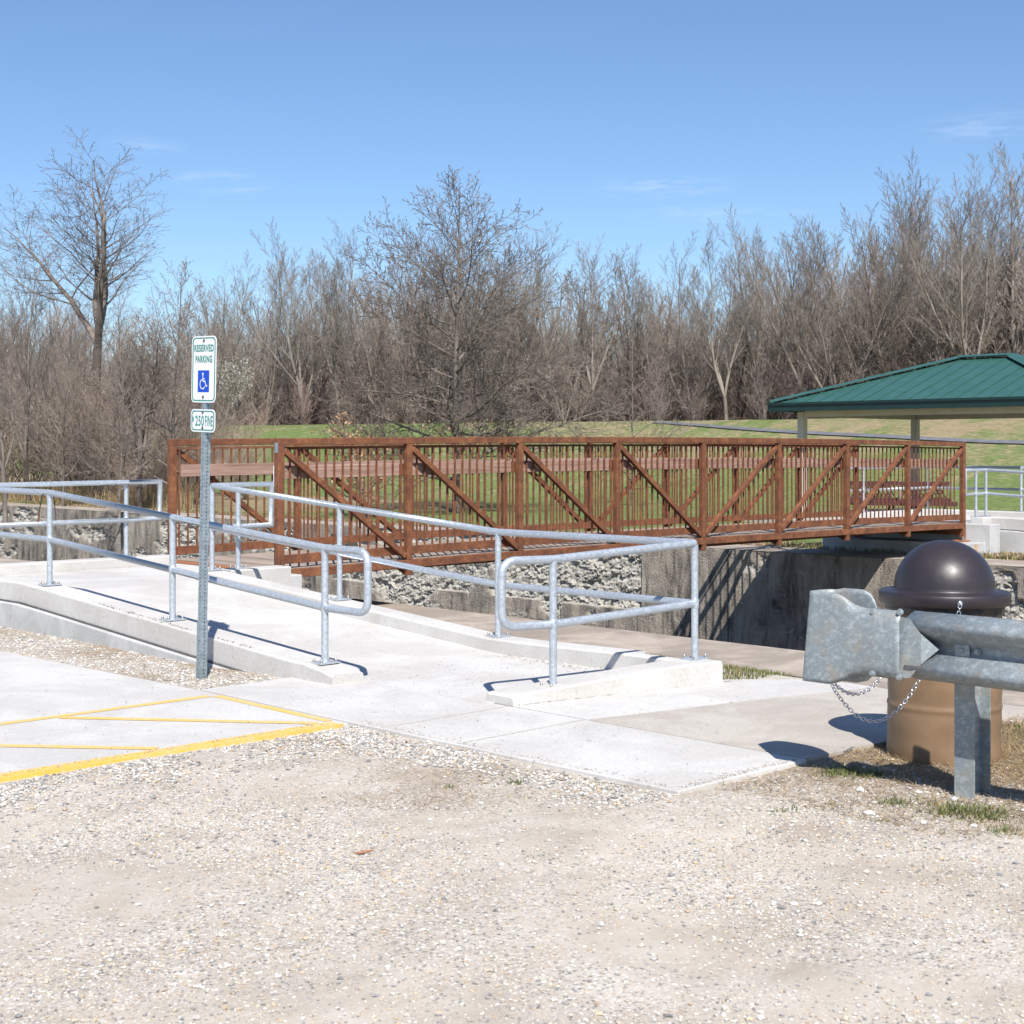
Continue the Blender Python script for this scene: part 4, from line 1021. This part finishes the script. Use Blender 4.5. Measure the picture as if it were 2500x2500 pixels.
# specks of debris on the concrete
P=[];S=[]
for _ in range(200):
    s=rng.uniform(2,6.3);t=rng.uniform(6.9,9.5) if s<5.2 else rng.uniform(4.5,8.3)
    P.append((s,t));S.append(rng.uniform(.003,.008))
for _ in range(110): P.append((rng.uniform(6.35,7.86),rng.uniform(6.8,8.3))); S.append(rng.uniform(.003,.009))
stones('grit',P,np.array(S),pickc(brown*.9,len(P)),lambda a,b:.027)
P=[(rng.gauss(7.80,.04),rng.uniform(6.75,8.2)) for _ in range(150)]
blades('curb_debris',P,nrg.uniform(.008,.03,len(P)),nrg.uniform(.003,.008,len(P)),pickc(brown,len(P)),lambda a,b:.027,flatten=.9)
P=[(6.40+k*1.72,6.548-k*.325-abs(rng.gauss(0,.008))) for k in [rng.random() for _ in range(420)]]
blades('curb_debris',P,nrg.uniform(.004,.014,len(P)),nrg.uniform(.002,.006,len(P)),pickc(brown,len(P)),lambda a,b:.025,flatten=.9)
P=[]
for _ in range(700):
    if rng.random()<.5: P.append((rng.uniform(2.3,5.2),6.86+abs(rng.gauss(0,.03))))
    else: P.append((5.345+abs(rng.gauss(0,.03)),rng.uniform(4.42,6.8)))
for _ in range(260): P.append((rng.uniform(5.4,6.3),4.415+abs(rng.gauss(0,.03))))
stones('spilled_gravel',P,nrg.uniform(.004,.012,len(P)),pickc(np.concatenate([pal_g,pal_w*.8]),len(P)),lambda a,b:.025)
# scuffs of dead vegetation on the left curb and mud
P=[];
for _ in range(260):
    t=rng.choice([9.0,9.35,9.9,10.3,10.6,11.0])+rng.gauss(0,.10); P.append((6.07+abs(rng.gauss(0,.02)),t))
blades('curb_debris',P,nrg.uniform(.006,.028,len(P)),nrg.uniform(.003,.008,len(P)),pickc(brown,len(P)),lambda a,b:gl(b),flatten=.92)
# orange-brown stick on the lot
s,t=ST(-.62,5.86); st_=MB((s,t,0)); st_.tube([(s,t,.010),(s+.035,t-.02,.014),(s+.06,t-.05,.022)],[.004,.006,.003],6)
o=stobj(st_.build('broken_stick',M['leafred'],loc=W(s,t,0))); tag(o,'small orange brown broken stick lying on the gravel in the foreground','stick')
# leaf litter by the far ramp
P=[(rng.uniform(22.6,23.7),rng.uniform(8,12.4)) for _ in range(3600)]+[(22.3+abs(rng.gauss(0,.4)),rng.uniform(16,44)) for _ in range(5200)]
blades('leaf_litter',P,nrg.uniform(.03,.09,len(P)),nrg.uniform(.03,.06,len(P)),pickc(np.array([(.34,.23,.14),(.46,.33,.22),(.25,.16,.10),(.52,.42,.32)]),len(P)),lambda a,b:FZ+.01,flatten=.8)
# uncut grass fringe on the far bank
P=[(22.4+abs(rng.gauss(0,.5)),rng.uniform(8,50)) for _ in range(9000)]
blades('grass',P,nrg.uniform(.04,.10,len(P)),nrg.uniform(.012,.02,len(P)),pickc(np.concatenate([green,straw[:3]]),len(P)),zl)
# weeds growing from the wall
b=MB(); 
P=[(FS-.03,rng.gauss(14.6,.25)) for _ in range(40)]
# ================================================================== TREES
def perp(d,r):
    v=Vector((r.uniform(-1,1),r.uniform(-1,1),r.uniform(-1,1))); v=v-d*v.dot(d)
    return v.normalized() if v.length>1e-3 else perp(d,r)
class Tree:
    """polylines of a bare tree: level 0 = trunk, others = crown"""
    def __init__(s,seed): s.r=random.Random(seed); s.seg={0:[],1:[]}; s.tips=[]
    def limb(s,p,d,L,r,lvl,P):
        rd=s.r; n=max(2,P['n'][lvl]); st=L/n; pts=[Vector(p)]; rs=[r]; ds=[d.normalized()]
        tip=P['tip'][lvl]; dd=d.normalized()
        for i in range(n):
            u=(i+1)/n
            dd=(dd+Vector((rd.gauss(0,1),rd.gauss(0,1),rd.gauss(0,1)))*P['wob'][lvl]+Vector((0,0,1))*P['up'][lvl]*(1 if lvl else 1)).normalized()
            pts.append(pts[-1]+dd*st); ds.append(dd.copy()); rs.append(max(P['rmin'],r*(1-(1-tip)*u**P.get('pw',.9))))
        bucket=0 if lvl==0 else 1
        for i in range(n):
            t0=ds[i] if i==0 else (ds[i]+ds[i+1]).normalized(); t1=(ds[i+1]+ds[min(n,i+2)]).normalized() if i+2<=n else ds[n]
            s.seg[bucket].append((pts[i],t0,rs[i],pts[i+1],t1,rs[i+1],lvl))
        if lvl+1<P['levels']:
            k=P['kids'][lvl]; k=int(k*rd.uniform(.8,1.2)+.5)
            if 'dens' in P and lvl>=1: k=max(1,min(k*2,int(P['dens'][lvl]*L+rd.random())))
            a0=P['start'][lvl]
            ga=rd.uniform(0,6.28)
            for j in range(k):
                u=a0+(1-a0)*(j+rd.random()*.8)/k; u=min(u,.995); x=u*n; i=min(n-1,int(x)); q=pts[i].lerp(pts[i+1],x-i); dr=ds[i+1]
                ga+=2.4+rd.uniform(-.5,.5)
                px=dr.cross(Vector((.13,.31,.94))).normalized(); py=dr.cross(px); side=px*math.cos(ga)+py*math.sin(ga)
                an=R(P['ang'][lvl](u) if callable(P['ang'][lvl]) else P['ang'][lvl])*rd.uniform(.75,1.2)
                nd=dr*math.cos(an)+side*math.sin(an)
                LL=P['len'][lvl](u) if callable(P['len'][lvl]) else L*P['len'][lvl]*(1-.55*u)
                rr=max(P['rmin'],min(rs[i+1]*.8,rs[i+1]*P['rk'][lvl]))
                s.limb(q,nd,LL*rd.uniform(.7,1.2),rr,lvl+1,P)
        else: s.tips.append((pts[-1],dd))
def seg_arrays(seg,k):
    p0=np.array([q[0][:] for q in seg]);t0=np.array([q[1][:] for q in seg]);r0=np.array([q[2] for q in seg]);p1=np.array([q[3][:] for q in seg]);t1=np.array([q[4][:] for q in seg]);r1=np.array([q[5] for q in seg])
    ref=np.array((.31,.95,.07))
    def ring(p,t,r):
        x=np.cross(t,ref); x/=np.linalg.norm(x,axis=1)[:,None]+1e-9; y=np.cross(t,x); o=[]
        for j in range(k): a=2*PI*j/k; o.append(p+(x*math.cos(a)+y*math.sin(a))*r[:,None])
        return o
    V=np.stack(ring(p0,t0,r0)+ring(p1,t1,r1),1).reshape(-1,3); n=len(seg); b=(np.arange(n)*2*k)[:,None]
    Q=np.concatenate([b+np.array([[j,(j+1)%k,k+(j+1)%k,k+j]]) for j in range(k)],0); return V,Q
def seg_mesh(name,seg,ks):
    Vs=[];Qs=[];off=0
    for lv,k in ks:
        g_=[q for q in seg if lv(q[6])]
        if not g_: continue
        V,Q=seg_arrays(g_,k); Vs.append(V);Qs.append(Q+off);off+=len(V)
    return np.concatenate(Vs),np.concatenate(Qs)
def proto(seed,P,trunk_h,trunk_r,d0=(0,0,1),forks=None):
    T=Tree(seed)
    if forks:      # short trunk that splits into leaders
        rd=T.r; p=Vector((0,0,-.3)); d=Vector(d0).normalized()
        T.limb_pts=None
        PP=dict(P); PP['kids']=[0]+list(P['kids'][1:]); 
        n=4; q=p; 
        for i in range(n):
            d=(d+Vector((rd.gauss(0,.04),rd.gauss(0,.04),.05))).normalized(); q2=q+d*(forks[0]+.3)/n
            T.seg[0].append((q,d,trunk_r*(1-.08*i),q2,d,trunk_r*(1-.08*(i+1)),0)); q=q2
        k=forks[1]; a0=rd.uniform(0,6)
        for j in range(k):
            a=a0+j*2*PI/k+rd.uniform(-.4,.4); tl=R(rd.uniform(*forks[2])); nd=(d*math.cos(tl)+Vector((math.cos(a),math.sin(a),0))*math.sin(tl)).normalized()
            T.limb(q,nd,(trunk_h-forks[0])*rd.uniform(.8,1.05),trunk_r*.62,1,P)
    else: T.limb(Vector((0,0,-.3)),Vector(d0),trunk_h+.3,trunk_r,0,P)
    me_t=None
    V,Q=seg_mesh('t',T.seg[0],[((lambda l:True),10)]); tm=np_mesh('trunk',V,Q,None,True)
    V,Q=seg_mesh('c',T.seg[1],[((lambda l:l==1),7),((lambda l:l==2),4),((lambda l:l>2),3)]); cm=np_mesh('crown',V,Q,None,True)
    return tm,cm,T,(V,Q)
# species ------------------------------------------------------------
def sp_vase(H,tw=.011):  # upswept cottonwood
    return dict(levels=5,n=[8,9,5,3,2],wob=[.04,.05,.06,.06,.07],up=[.03,.06,.10,.08,.06],tip=[.3,.16,.22,.4,.6],rmin=tw,
     kids=[5,16,11,8,0],start=[.25,.14,.12,.15,.2],ang=[38,30,31,34,36],len=[.6,.46,.42,.42,.4],rk=[.6,.5,.5,.6,.7])
def sp_spread(H,tw=.009):
    return dict(levels=5,n=[8,10,7,4,2],wob=[.06,.09,.10,.10,.1],up=[.02,.03,.03,.02,.0],tip=[.4,.12,.18,.4,.6],rmin=tw,
     kids=[5,15,11,9,0],dens=[0,2.6,4.0,6.0,0],start=[.3,.22,.15,.12,.2],ang=[45,45,46,42,45],len=[.7,.5,.5,.5,.4],rk=[.65,.45,.5,.6,.7])
def sp_oak(H,tw=.006):
    return dict(levels=5,n=[22,12,7,5,3],wob=[.015,.06,.08,.08,.08],up=[.03,.010,.02,.02,.02],tip=[.10,.16,.3,.45,.6],rmin=tw,pw=.85,
     kids=[46,16,9,5,0],dens=[0,5.8,6.8,6.5,0],start=[.13,.16,.15,.2,.2],ang=[lambda u:92-46*u**.9,42,42,40,38],
     len=[lambda u:H*(.50*(1-u)**.48*min(1,.72+u*1.6)+.02),.42,.45,.5,.4],rk=[.58,.55,.6,.6,.7])
def sp_small(H,tw=.006):
    return dict(levels=4,n=[12,7,4,2],wob=[.04,.07,.08,.08],up=[.02,.07,.06,.04],tip=[.15,.25,.4,.5],rmin=tw,
     kids=[26,13,9,0],dens=[0,5,7,0],start=[.12,.15,.2,.2],ang=[lambda u:62-26*u,40,42,40],len=[lambda u:H*(.36*(1-u)**.7+.06),.45,.42,.4],rk=[.5,.55,.6,.7])
# hero pin oak
M['brushwood']=vcol('brushwood',.95)
trees_group='bare trees behind the levee'
def put_tree(name,label,cat,meshes,u,Y,scale=1.0,rz=0.0,mt='bark_grey',mc='twig_grey',group=None,zb=None,sxy=None):
    x=u/F*Y; z=zl_xy(x,Y) if zb is None else zb
    e=empty(name,label,cat,(x,Y,z-.05),rz,group); e.scale=(sxy or scale,sxy or scale,scale)
    for nm,me,mm in (('trunk',meshes[0],mt),('crown',meshes[1],mc)):
        if len(me.materials)==0: me.materials.append(M[mm])
        o=link_mesh(nm,me,None,e); o.material_slots[0].link='OBJECT'; o.material_slots[0].material=M[mm]
    return e
def leafcards(T,name,e,sel,n,size,cols,m='leaf'):
    V=[];r=T.r; pts=[s_ for s_ in T.seg[1] if s_[6]>=2 and sel(s_[3])]
    if not pts: return
    for i in range(n):
        s_=r.choice(pts); p=s_[0].lerp(s_[3],r.random()); d=Vector((r.gauss(0,1),r.gauss(0,1),r.gauss(0,1)-.6)).normalized(); x=perp(d,r)*size*r.uniform(.3,.6); y=d*size*r.uniform(.7,1.3)
        p=p+Vector((r.gauss(0,size),r.gauss(0,size),r.gauss(0,size)-size*.3))
        V+=[p,p+x+y*.5,p+y,p-x+y*.5]
    V=np.array([v[:] for v in V]); Q=np.arange(len(V)).reshape(-1,4); C=np.repeat(pickc(cols,n),4,axis=0)
    return link_mesh(name,np_mesh(name,V,Q,C),M[m],e)
orange=np.array([(.45,.20,.08),(.60,.34,.18),(.62,.45,.30),(.36,.15,.07)])
tm,cm,T,_=proto(21,sp_oak(9.9,.0065),10.0,.13)
oak=put_tree('oak_tree','tall bare pin oak with a few orange leaves alone on the lawn behind the bridge','tree',(tm,cm),-137,41.8,9.95/max(v_.co.z for v_ in cm.vertices),0,'bark_grey','twig_dark',sxy=1.0)
leafcards(T,'dead_leaves',oak,lambda p:p.z<2.9 and p.length>0 and (p.x<1.6),420,.07,orange)
tm,cm,T,_=proto(5,sp_small(3.6,.006),3.8,.06)
t2=put_tree('young_oak','small young oak holding clusters of pale orange leaves, left of the big pin oak','tree',(tm,cm),-350,38.5,2.75/max(v_.co.z for v_ in cm.vertices),0,'bark_grey','twig_grey',sxy=1.25)
leafcards(T,'dead_leaves',t2,lambda p:p.z>.7,1100,.07,np.array([(.50,.30,.17),(.60,.45,.30),(.55,.36,.22),(.42,.22,.12)]))
PS=sp_oak(6.6,.0055); PS['kids']=[26,9,5,2,0]; PS['dens']=[0,3.5,4.5,5,0]; tm,cm,T,_=proto(14,PS,6.6,.045)
put_tree('bare_tree','slim bare tree on the lawn halfway between the pin oak and the pavilion','tree',(tm,cm),292,46.5,6.4/max(v_.co.z for v_ in cm.vertices),1.0,'bark_grey','twig_dark')
# prototypes for the woods
vA=proto(31,sp_vase(17,.008),17,.20,forks=(2.2,4,(10,26)))
vB=proto(32,sp_vase(17,.008),16,.19,forks=(1.2,5,(12,34)))
vC=proto(33,sp_vase(17,.008),17,.24,(.04,0,1),forks=(4.5,3,(8,22)))
vD=proto(34,sp_vase(15,.008),16,.20,forks=(3.0,3,(6,18)))
sA=proto(41,sp_spread(13,.0055),13,.17,(.10,0,1),forks=(5.8,4,(8,27)))
sB=proto(42,sp_spread(10,.0075),9,.15,forks=(2.5,4,(12,36)))
mA=proto(51,sp_small(9,.008),9,.09); mB=proto(52,sp_small(9,.008),9.5,.08)
def own(pr): return (pr[0].copy(),pr[1].copy())
vA2,vB2,vD2,sB2,mA2=own(vA),own(vB),own(vD),own(sB),own(mA)
# H(pixel top) -> scale
def hs(v,Y,z0,base): return (1.6+(-v)/F*Y-z0)/base
TL=[ # x(1932), top y, Y, proto, height of proto, name, label
 # left thicket on the far bank
 (148,285,57,sA,15.5,'willow_tree','big leaning bare tree with arching boughs, the tallest at the far left'),
 (55,455,50,vD2,17.3,'bare_tree','slender dark bare tree at the left edge in front of the leaning one'),
 (318,485,44,mA2,9.3,'bare_tree','straight narrow bare tree with fine twigs just left of the parking sign'),
 (262,560,43,sB2,11,'bare_tree','forked low bare tree with a dark trunk behind the left handrail'),
 (120,600,46,mB,9.8,'bare_tree','tangled bare sapling beneath the big leaning tree at the far left'),
 (225,640,41,mA,9.3,'bare_tree','thin bare sapling between the leaning tree and the parking sign'),
 (10,640,40,sB,11,'bare_tree','low branching bare tree cut by the left picture edge behind the handrail'),
 # behind the levee
 (425,470,95,vD,17.3,'bare_tree','thin pale upright tree rising directly above the parking sign'),
 (505,450,100,vB,17,'bare_tree','pale bare cottonwood with many upright leaders just right of the parking sign'),
 (570,415,98,vA,18,'bare_tree','tallest pale cottonwood between the parking sign and the pin oak'),
 (640,470,104,vC,18,'bare_tree','bare tree with leaning trunk between the cottonwoods and the pin oak'),
 (735,368,92,vB2,17,'bare_tree','broad brownish bare tree rising just behind the left side of the pin oak'),
 (800,400,99,vD2,17.3,'bare_tree','upright bare tree close behind the pin oak trunk on its left'),
 (925,400,100,vA2,18,'bare_tree','grey bare tree showing behind the right side of the pin oak'),
 (1000,450,97,vD,17.3,'bare_tree','narrow bare tree right of the pin oak where the crowns drop lower'),
 (1062,438,102,vB,17,'bare_tree','fine twigged bare tree forming the first hump right of the pin oak'),
 (1115,462,96,vC,18,'bare_tree','low grey brown bare tree between the pin oak and the middle of the wood'),
 (1185,458,92,mB,9.8,'bare_tree','round topped bare tree behind the slim lawn tree'),
 (1245,480,100,vA,18,'bare_tree','short bare tree in the dip left of the tall right hand trees'),
 (1305,452,94,vB2,17,'bare_tree','pale bare tree at the left foot of the rising right hand tree line'),
 (1370,425,98,vD,17.3,'bare_tree','upright pale tree beside the cottonwood left of the pavilion roof'),
 (1440,385,96,vA2,18,'bare_tree','fan shaped cottonwood with dark central fork left of the pavilion roof'),
 (1520,400,104,vC,18,'bare_tree','dim bare tree between the two big cottonwoods on the right'),
 (1590,345,90,vB,17,'bare_tree','wide bare cottonwood above the left tip of the green roof'),
 (1700,278,86,vB2,17,'bare_tree','largest many stemmed cottonwood with dark trunk above the green roof'),
 (1785,285,90,vA,18,'bare_tree','tall bare tree just right of the largest cottonwood over the roof'),
 (1850,330,84,vD2,17.3,'bare_tree','slim pale tree over the right part of the green roof'),
 (1905,240,80,vC,18,'bare_tree','highest pale tree at the right edge of the picture'),
]
PX=2500/1932
for i,(x,y,Y,pr,h,nm,lab) in enumerate(TL):
    u=x*PX-1250; v=y*PX-1094.7
    if i>=7: dq=5.5+3.5*((i*37)%10)/10; Y=(dq-15.6*NX+81.4*NY)/(u/F*NX+NY)
    xw=u/F*Y; z0=zl_xy(xw,Y); scl=hs(v,Y,z0,h)
    big=i<7; h=max(v_.co.z for v_ in pr[1].vertices); scl=hs(v,Y,z0,h*(.97 if big else 1.0))
    pale=i in (7,8,9,15,20,21,26,27)
    put_tree(nm,lab,'tree',pr,u,Y,scl,rng.uniform(0,6.28) if i else R(200),'bark_dark' if i in(0,1,3,12,16,22,24) else 'bark_grey','twig_pale' if pale else 'twig_dark' if i in (0,1,3) else 'twig_grey',None,sxy=scl*(1.4 if i==0 else .95 if i==2 else 1.0 if i<7 else 1.12)).rotation_euler=(R(rng.uniform(-5,5)),R(rng.uniform(-5,5)),R(20) if i==0 else rng.uniform(0,6.28))
# white flowering shrub beside the sign
def sp_shrub(H,tw=.008): return dict(levels=4,n=[5,6,3,2],wob=[.06,.07,.07,.08],up=[.03,.04,.04,.03],tip=[.4,.4,.5,.6],rmin=tw,kids=[4,8,5,0],start=[.1,.2,.2,.2],ang=[40,42,42,40],len=[.7,.5,.45,.4],rk=[.7,.6,.6,.7])
fs=proto(61,sp_shrub(3,.008),3.0,.05,forks=(.25,9,(6,50)))
e=put_tree('flowering_shrub','rounded shrub covered in white blossom just right of the parking sign','shrub',fs,int(432*PX-1250),84,1.28,0,'bark_dark','twig_grey')
leafcards(fs[2],'blossom',e,lambda p:p.z>.5,2600,.065,np.array([(.62,.60,.55),(.72,.70,.66),(.5,.5,.42)]))
# the mass of the wood: rows of trees and brush merged into one object each
def mass(name,protos,place,mt,bend=None):
    Vs=[];Qs=[];Cs=[];off=0; base=np.array(mt)
    for (x,y,z,sx,sz,rz,k) in place:
        V,Q,fac=protos[k]; c,s=math.cos(rz),math.sin(rz)
        W_=np.stack([(V[:,0]*c-V[:,1]*s)*sx+x,(V[:,0]*s+V[:,1]*c)*sx+y,V[:,2]*sz+z],1); Vs.append(W_.astype(np.float32)); Qs.append(Q+off); off+=len(V); Cs.append((base*rng.uniform(.6,1.3)*np.array([rng.uniform(.94,1.08),1,rng.uniform(.92,1.05)]))[None]*fac[:,None])
    o=link_mesh(name,np_mesh(name,np.concatenate(Vs),np.concatenate(Qs),np.concatenate(Cs),True),M['brushwood']); return tag(o,kind='stuff')
def sp_low(H,tw=.013): return dict(levels=4,n=[6,7,3,2],wob=[.05,.06,.06,.06],up=[.03,.06,.09,.07],tip=[.3,.22,.35,.5],rmin=tw,kids=[5,16,10,0],start=[.2,.12,.12,.2],ang=[36,32,34,38],len=[.6,.42,.42,.42],rk=[.6,.5,.55,.65])
def flatp(pr):
    sg=pr[2].seg[0]+pr[2].seg[1]; n1=sum(1 for q in sg if q[6]<=1)*8; V,Q=seg_mesh('x',sg,[((lambda l:l<=1),4),((lambda l:l>1),3)])
    fac=np.full(len(V),1.08); fac[:n1]=.62; return V,Q,fac
low=[flatp(proto(70+i,sp_low(15),15+i%3,.24,forks=(1.5+i*.7,3+i%3,(8,30)))) for i in range(5)]
def top_at(u):     # height profile of the wood in photo rows (1932 px)
    X=[0,130,250,330,420,560,640,700,860,960,1050,1120,1240,1300,1440,1600,1700,1800,1932]
    Yv=[500,520,560,600,520,470,520,440,430,470,470,490,500,480,440,410,370,350,330]
    x=(u+1250)/PX; return np.interp(x,X,Yv)
pl=[]
for row,(dq,n) in enumerate(((9,30),(15,36),(22,42),(32,46),(46,46))):
    for i in range(n):
        u=-1500+3000*(i+rng.uniform(.1,.9))/n
        # crossing of the view column with the line q=dq
        Y=(dq+15.6*(-NX)+81.4*NY+0)/(u/F*NX+NY) if False else (dq-15.6*NX+81.4*NY)/(u/F*NX+NY)
        x=u/F*Y; z=zl_xy(x,Y); vt=top_at(u)*PX-1094.7+rng.uniform(20,170)
        H=1.6-vt/F*Y-z
        pl.append((x,Y,z-.2,H/16*rng.uniform(.8,1.25),H/17.0,rng.uniform(0,6.28),rng.randrange(5)))
mass('woodland',low,pl,(.27,.23,.20))
brush=[flatp(proto(80+i,dict(sp_shrub(4,.0085),kids=[4,9,4,0]),4.5,.045,forks=(.15,13,(3,38)))) for i in range(4)]
pl=[]
for row,(dq,n) in enumerate(((5.5,34),(9,50),(14,58),(21,60),(32,60))):
    for i in range(n):
        u=-1500+3000*(i+rng.uniform(.0,1))/n; Y=(dq-15.6*NX+81.4*NY)/(u/F*NX+NY); x=u/F*Y; z=zl_xy(x,Y)
        H=rng.uniform(3.0,6.5)*(1+.10*row) if row else rng.uniform(1.6,3.4)
        pl.append((x,Y,z-.1,H/4.5*rng.uniform(.7,1.0),H/4.5,rng.uniform(0,6.28),rng.randrange(4)))
mass('undergrowth',brush,pl,(.25,.20,.178))
# tangle along the far bank at the left
pl=[]
for i in range(105):
    u=rng.uniform(-1420,-640); Y=rng.uniform(38,62)
    if u>-800 and Y<44: continue
    if u>-760: Y=rng.uniform(50,70)
    x=u/F*Y; s_,t_=ST(x,Y)
    if s_<23.6: continue
    H=rng.uniform(1.6,3.6)+(1.2 if u<-950 else 0); pl.append((x,Y,zl_xy(x,Y)-.1,H/4.5*rng.uniform(.8,1.3),H/4.5,rng.uniform(0,6.28),rng.randrange(4)))
brush2=[flatp(proto(90+i,dict(sp_shrub(4,.006),kids=[4,10,6,0]),4.5,.035,forks=(.15,9,(3,42)))) for i in range(3)]
pl=[p[:6]+(p[6]%3,) for p in pl]
mass('bramble_thicket',brush2,pl,(.29,.23,.185))
pl=[]
for i in range(60):
    u=rng.uniform(-1450,-720); Y=rng.uniform(46,88); x=u/F*Y; s_,t_=ST(x,Y)
    if s_<25: continue
    vt=top_at(u)*PX-1094.7+rng.uniform(0,220); H=max(3,1.6-vt/F*Y); pl.append((x,Y,zl_xy(x,Y)-.2,H/16*rng.uniform(.8,1.3),H/17,rng.uniform(0,6.28),rng.randrange(3)))
low2=[flatp(proto(100+i,dict(sp_low(15,.008)),15,.10,forks=(1.0+i,3+i%2,(10,34)))) for i in range(3)]
mass('thicket_saplings',low2,pl,(.24,.20,.172))
# dry tall grass along the thicket
P=[]
while len(P)<9000:
    u=rng.uniform(-1400,-780); Y=rng.uniform(36,56); x=u/F*Y; s_,t_=ST(x,Y)
    if s_<22.9+abs(rng.gauss(0,1.0)): continue
    P.append((s_,t_))
blades('dry_grass',P,nrg.uniform(.15,.7,len(P)),nrg.uniform(.012,.03,len(P)),pickc(straw*.9,len(P)),zl,curve=.6)
# ================================================================== SKY, SUN, CAMERA
sund=Vector((-.13,.90,-1)).normalized()
el=math.asin(-sund.z); to=-sund
w=bpy.data.worlds.new('World'); sc.world=w; w.use_nodes=True; nt=w.node_tree; bg=nt.nodes['Background']
sky=nt.nodes.new('ShaderNodeTexSky'); sky.sky_type='NISHITA'; sky.sun_disc=False; sky.sun_elevation=el; sky.sun_rotation=math.atan2(to.x,to.y)
sky.air_density=1.0; sky.dust_density=.15; sky.ozone_density=4.5; sky.altitude=150
tc=nt.nodes.new('ShaderNodeTexCoord')
# thin wisps of cirrus: stretched noise confined to a few spots of the sky
def wisp(u,v,wx,wy,amt,seed):
    d=Vector((u,F,-v)).normalized(); az=math.atan2(d.x,d.y); ele=math.asin(d.z)
    mp=nt.nodes.new('ShaderNodeMapping'); mp.vector_type='POINT'; nt.links.new(tc.outputs['Generated'],mp.inputs[0])
    mp.inputs['Location'].default_value=(-d.x/wx,0,-d.z/wy); mp.inputs['Scale'].default_value=(1/wx,0,1/wy)
    ln=nt.nodes.new('ShaderNodeVectorMath'); ln.operation='LENGTH'; nt.links.new(mp.outputs[0],ln.inputs[0])
    f=ramp(nt,ln.outputs['Value'],[(0,1.0),(1,0.0)])
    m2=nt.nodes.new('ShaderNodeMapping'); nt.links.new(tc.outputs['Generated'],m2.inputs[0]); m2.inputs['Scale'].default_value=(5,5,34); m2.inputs['Rotation'].default_value=(0,R(-5+seed),0)
    n=noi(nt,m2.outputs[0],4+seed,5,.6,.8); return mix(nt,1,mix(nt,1,f,ramp(nt,n,[(.42,0.0),(.7,1.0)]),'MULTIPLY'),(amt,)*3,'MULTIPLY')
wsum=None
for a in ((-705,-650,.035,.009,.45,0),(370,-640,.055,.010,.30,3),(500,-570,.07,.008,.25,1),(1150,-785,.05,.012,.25,2),(-900,-740,.03,.007,.22,4)):
    x=wisp(*a); wsum=x if wsum is None else mix(nt,1,wsum,x,'ADD')
c=mix(nt,wsum,sky.outputs[0],(7.5,8.0,8.8))
c=mix(nt,1,c,(.93,.985,1.06),'MULTIPLY'); nt.links.new(c,bg.inputs[0]); bg.inputs[1].default_value=.078
L=bpy.data.lights.new('Sun','SUN'); L.energy=4.4; L.angle=R(.53); L.color=(1,.955,.89)
so=bpy.data.objects.new('Sun',L); col.objects.link(so); so.rotation_euler=sund.to_track_quat('-Z','Y').to_euler(); so.location=(0,-5,20)
cam=bpy.data.cameras.new('Camera'); co=bpy.data.objects.new('Camera',cam); col.objects.link(co)
co.location=(0,0,1.6); co.rotation_euler=(R(90),0,0); cam.sensor_width=24; cam.lens=35; cam.shift_y=-155.3/2500; cam.clip_end=2000; cam.clip_start=.05
cam.dof.use_dof=True; cam.dof.focus_distance=12.5; cam.dof.aperture_fstop=5.6
sc.camera=co
sc.render.engine='CYCLES'; sc.render.resolution_x=1024; sc.render.resolution_y=1024
sc.view_settings.view_transform='Standard'; sc.view_settings.look='None'; sc.view_settings.gamma=1; sc.view_settings.exposure=.77
sc.cycles.max_bounces=4; sc.cycles.diffuse_bounces=2; sc.cycles.glossy_bounces=2
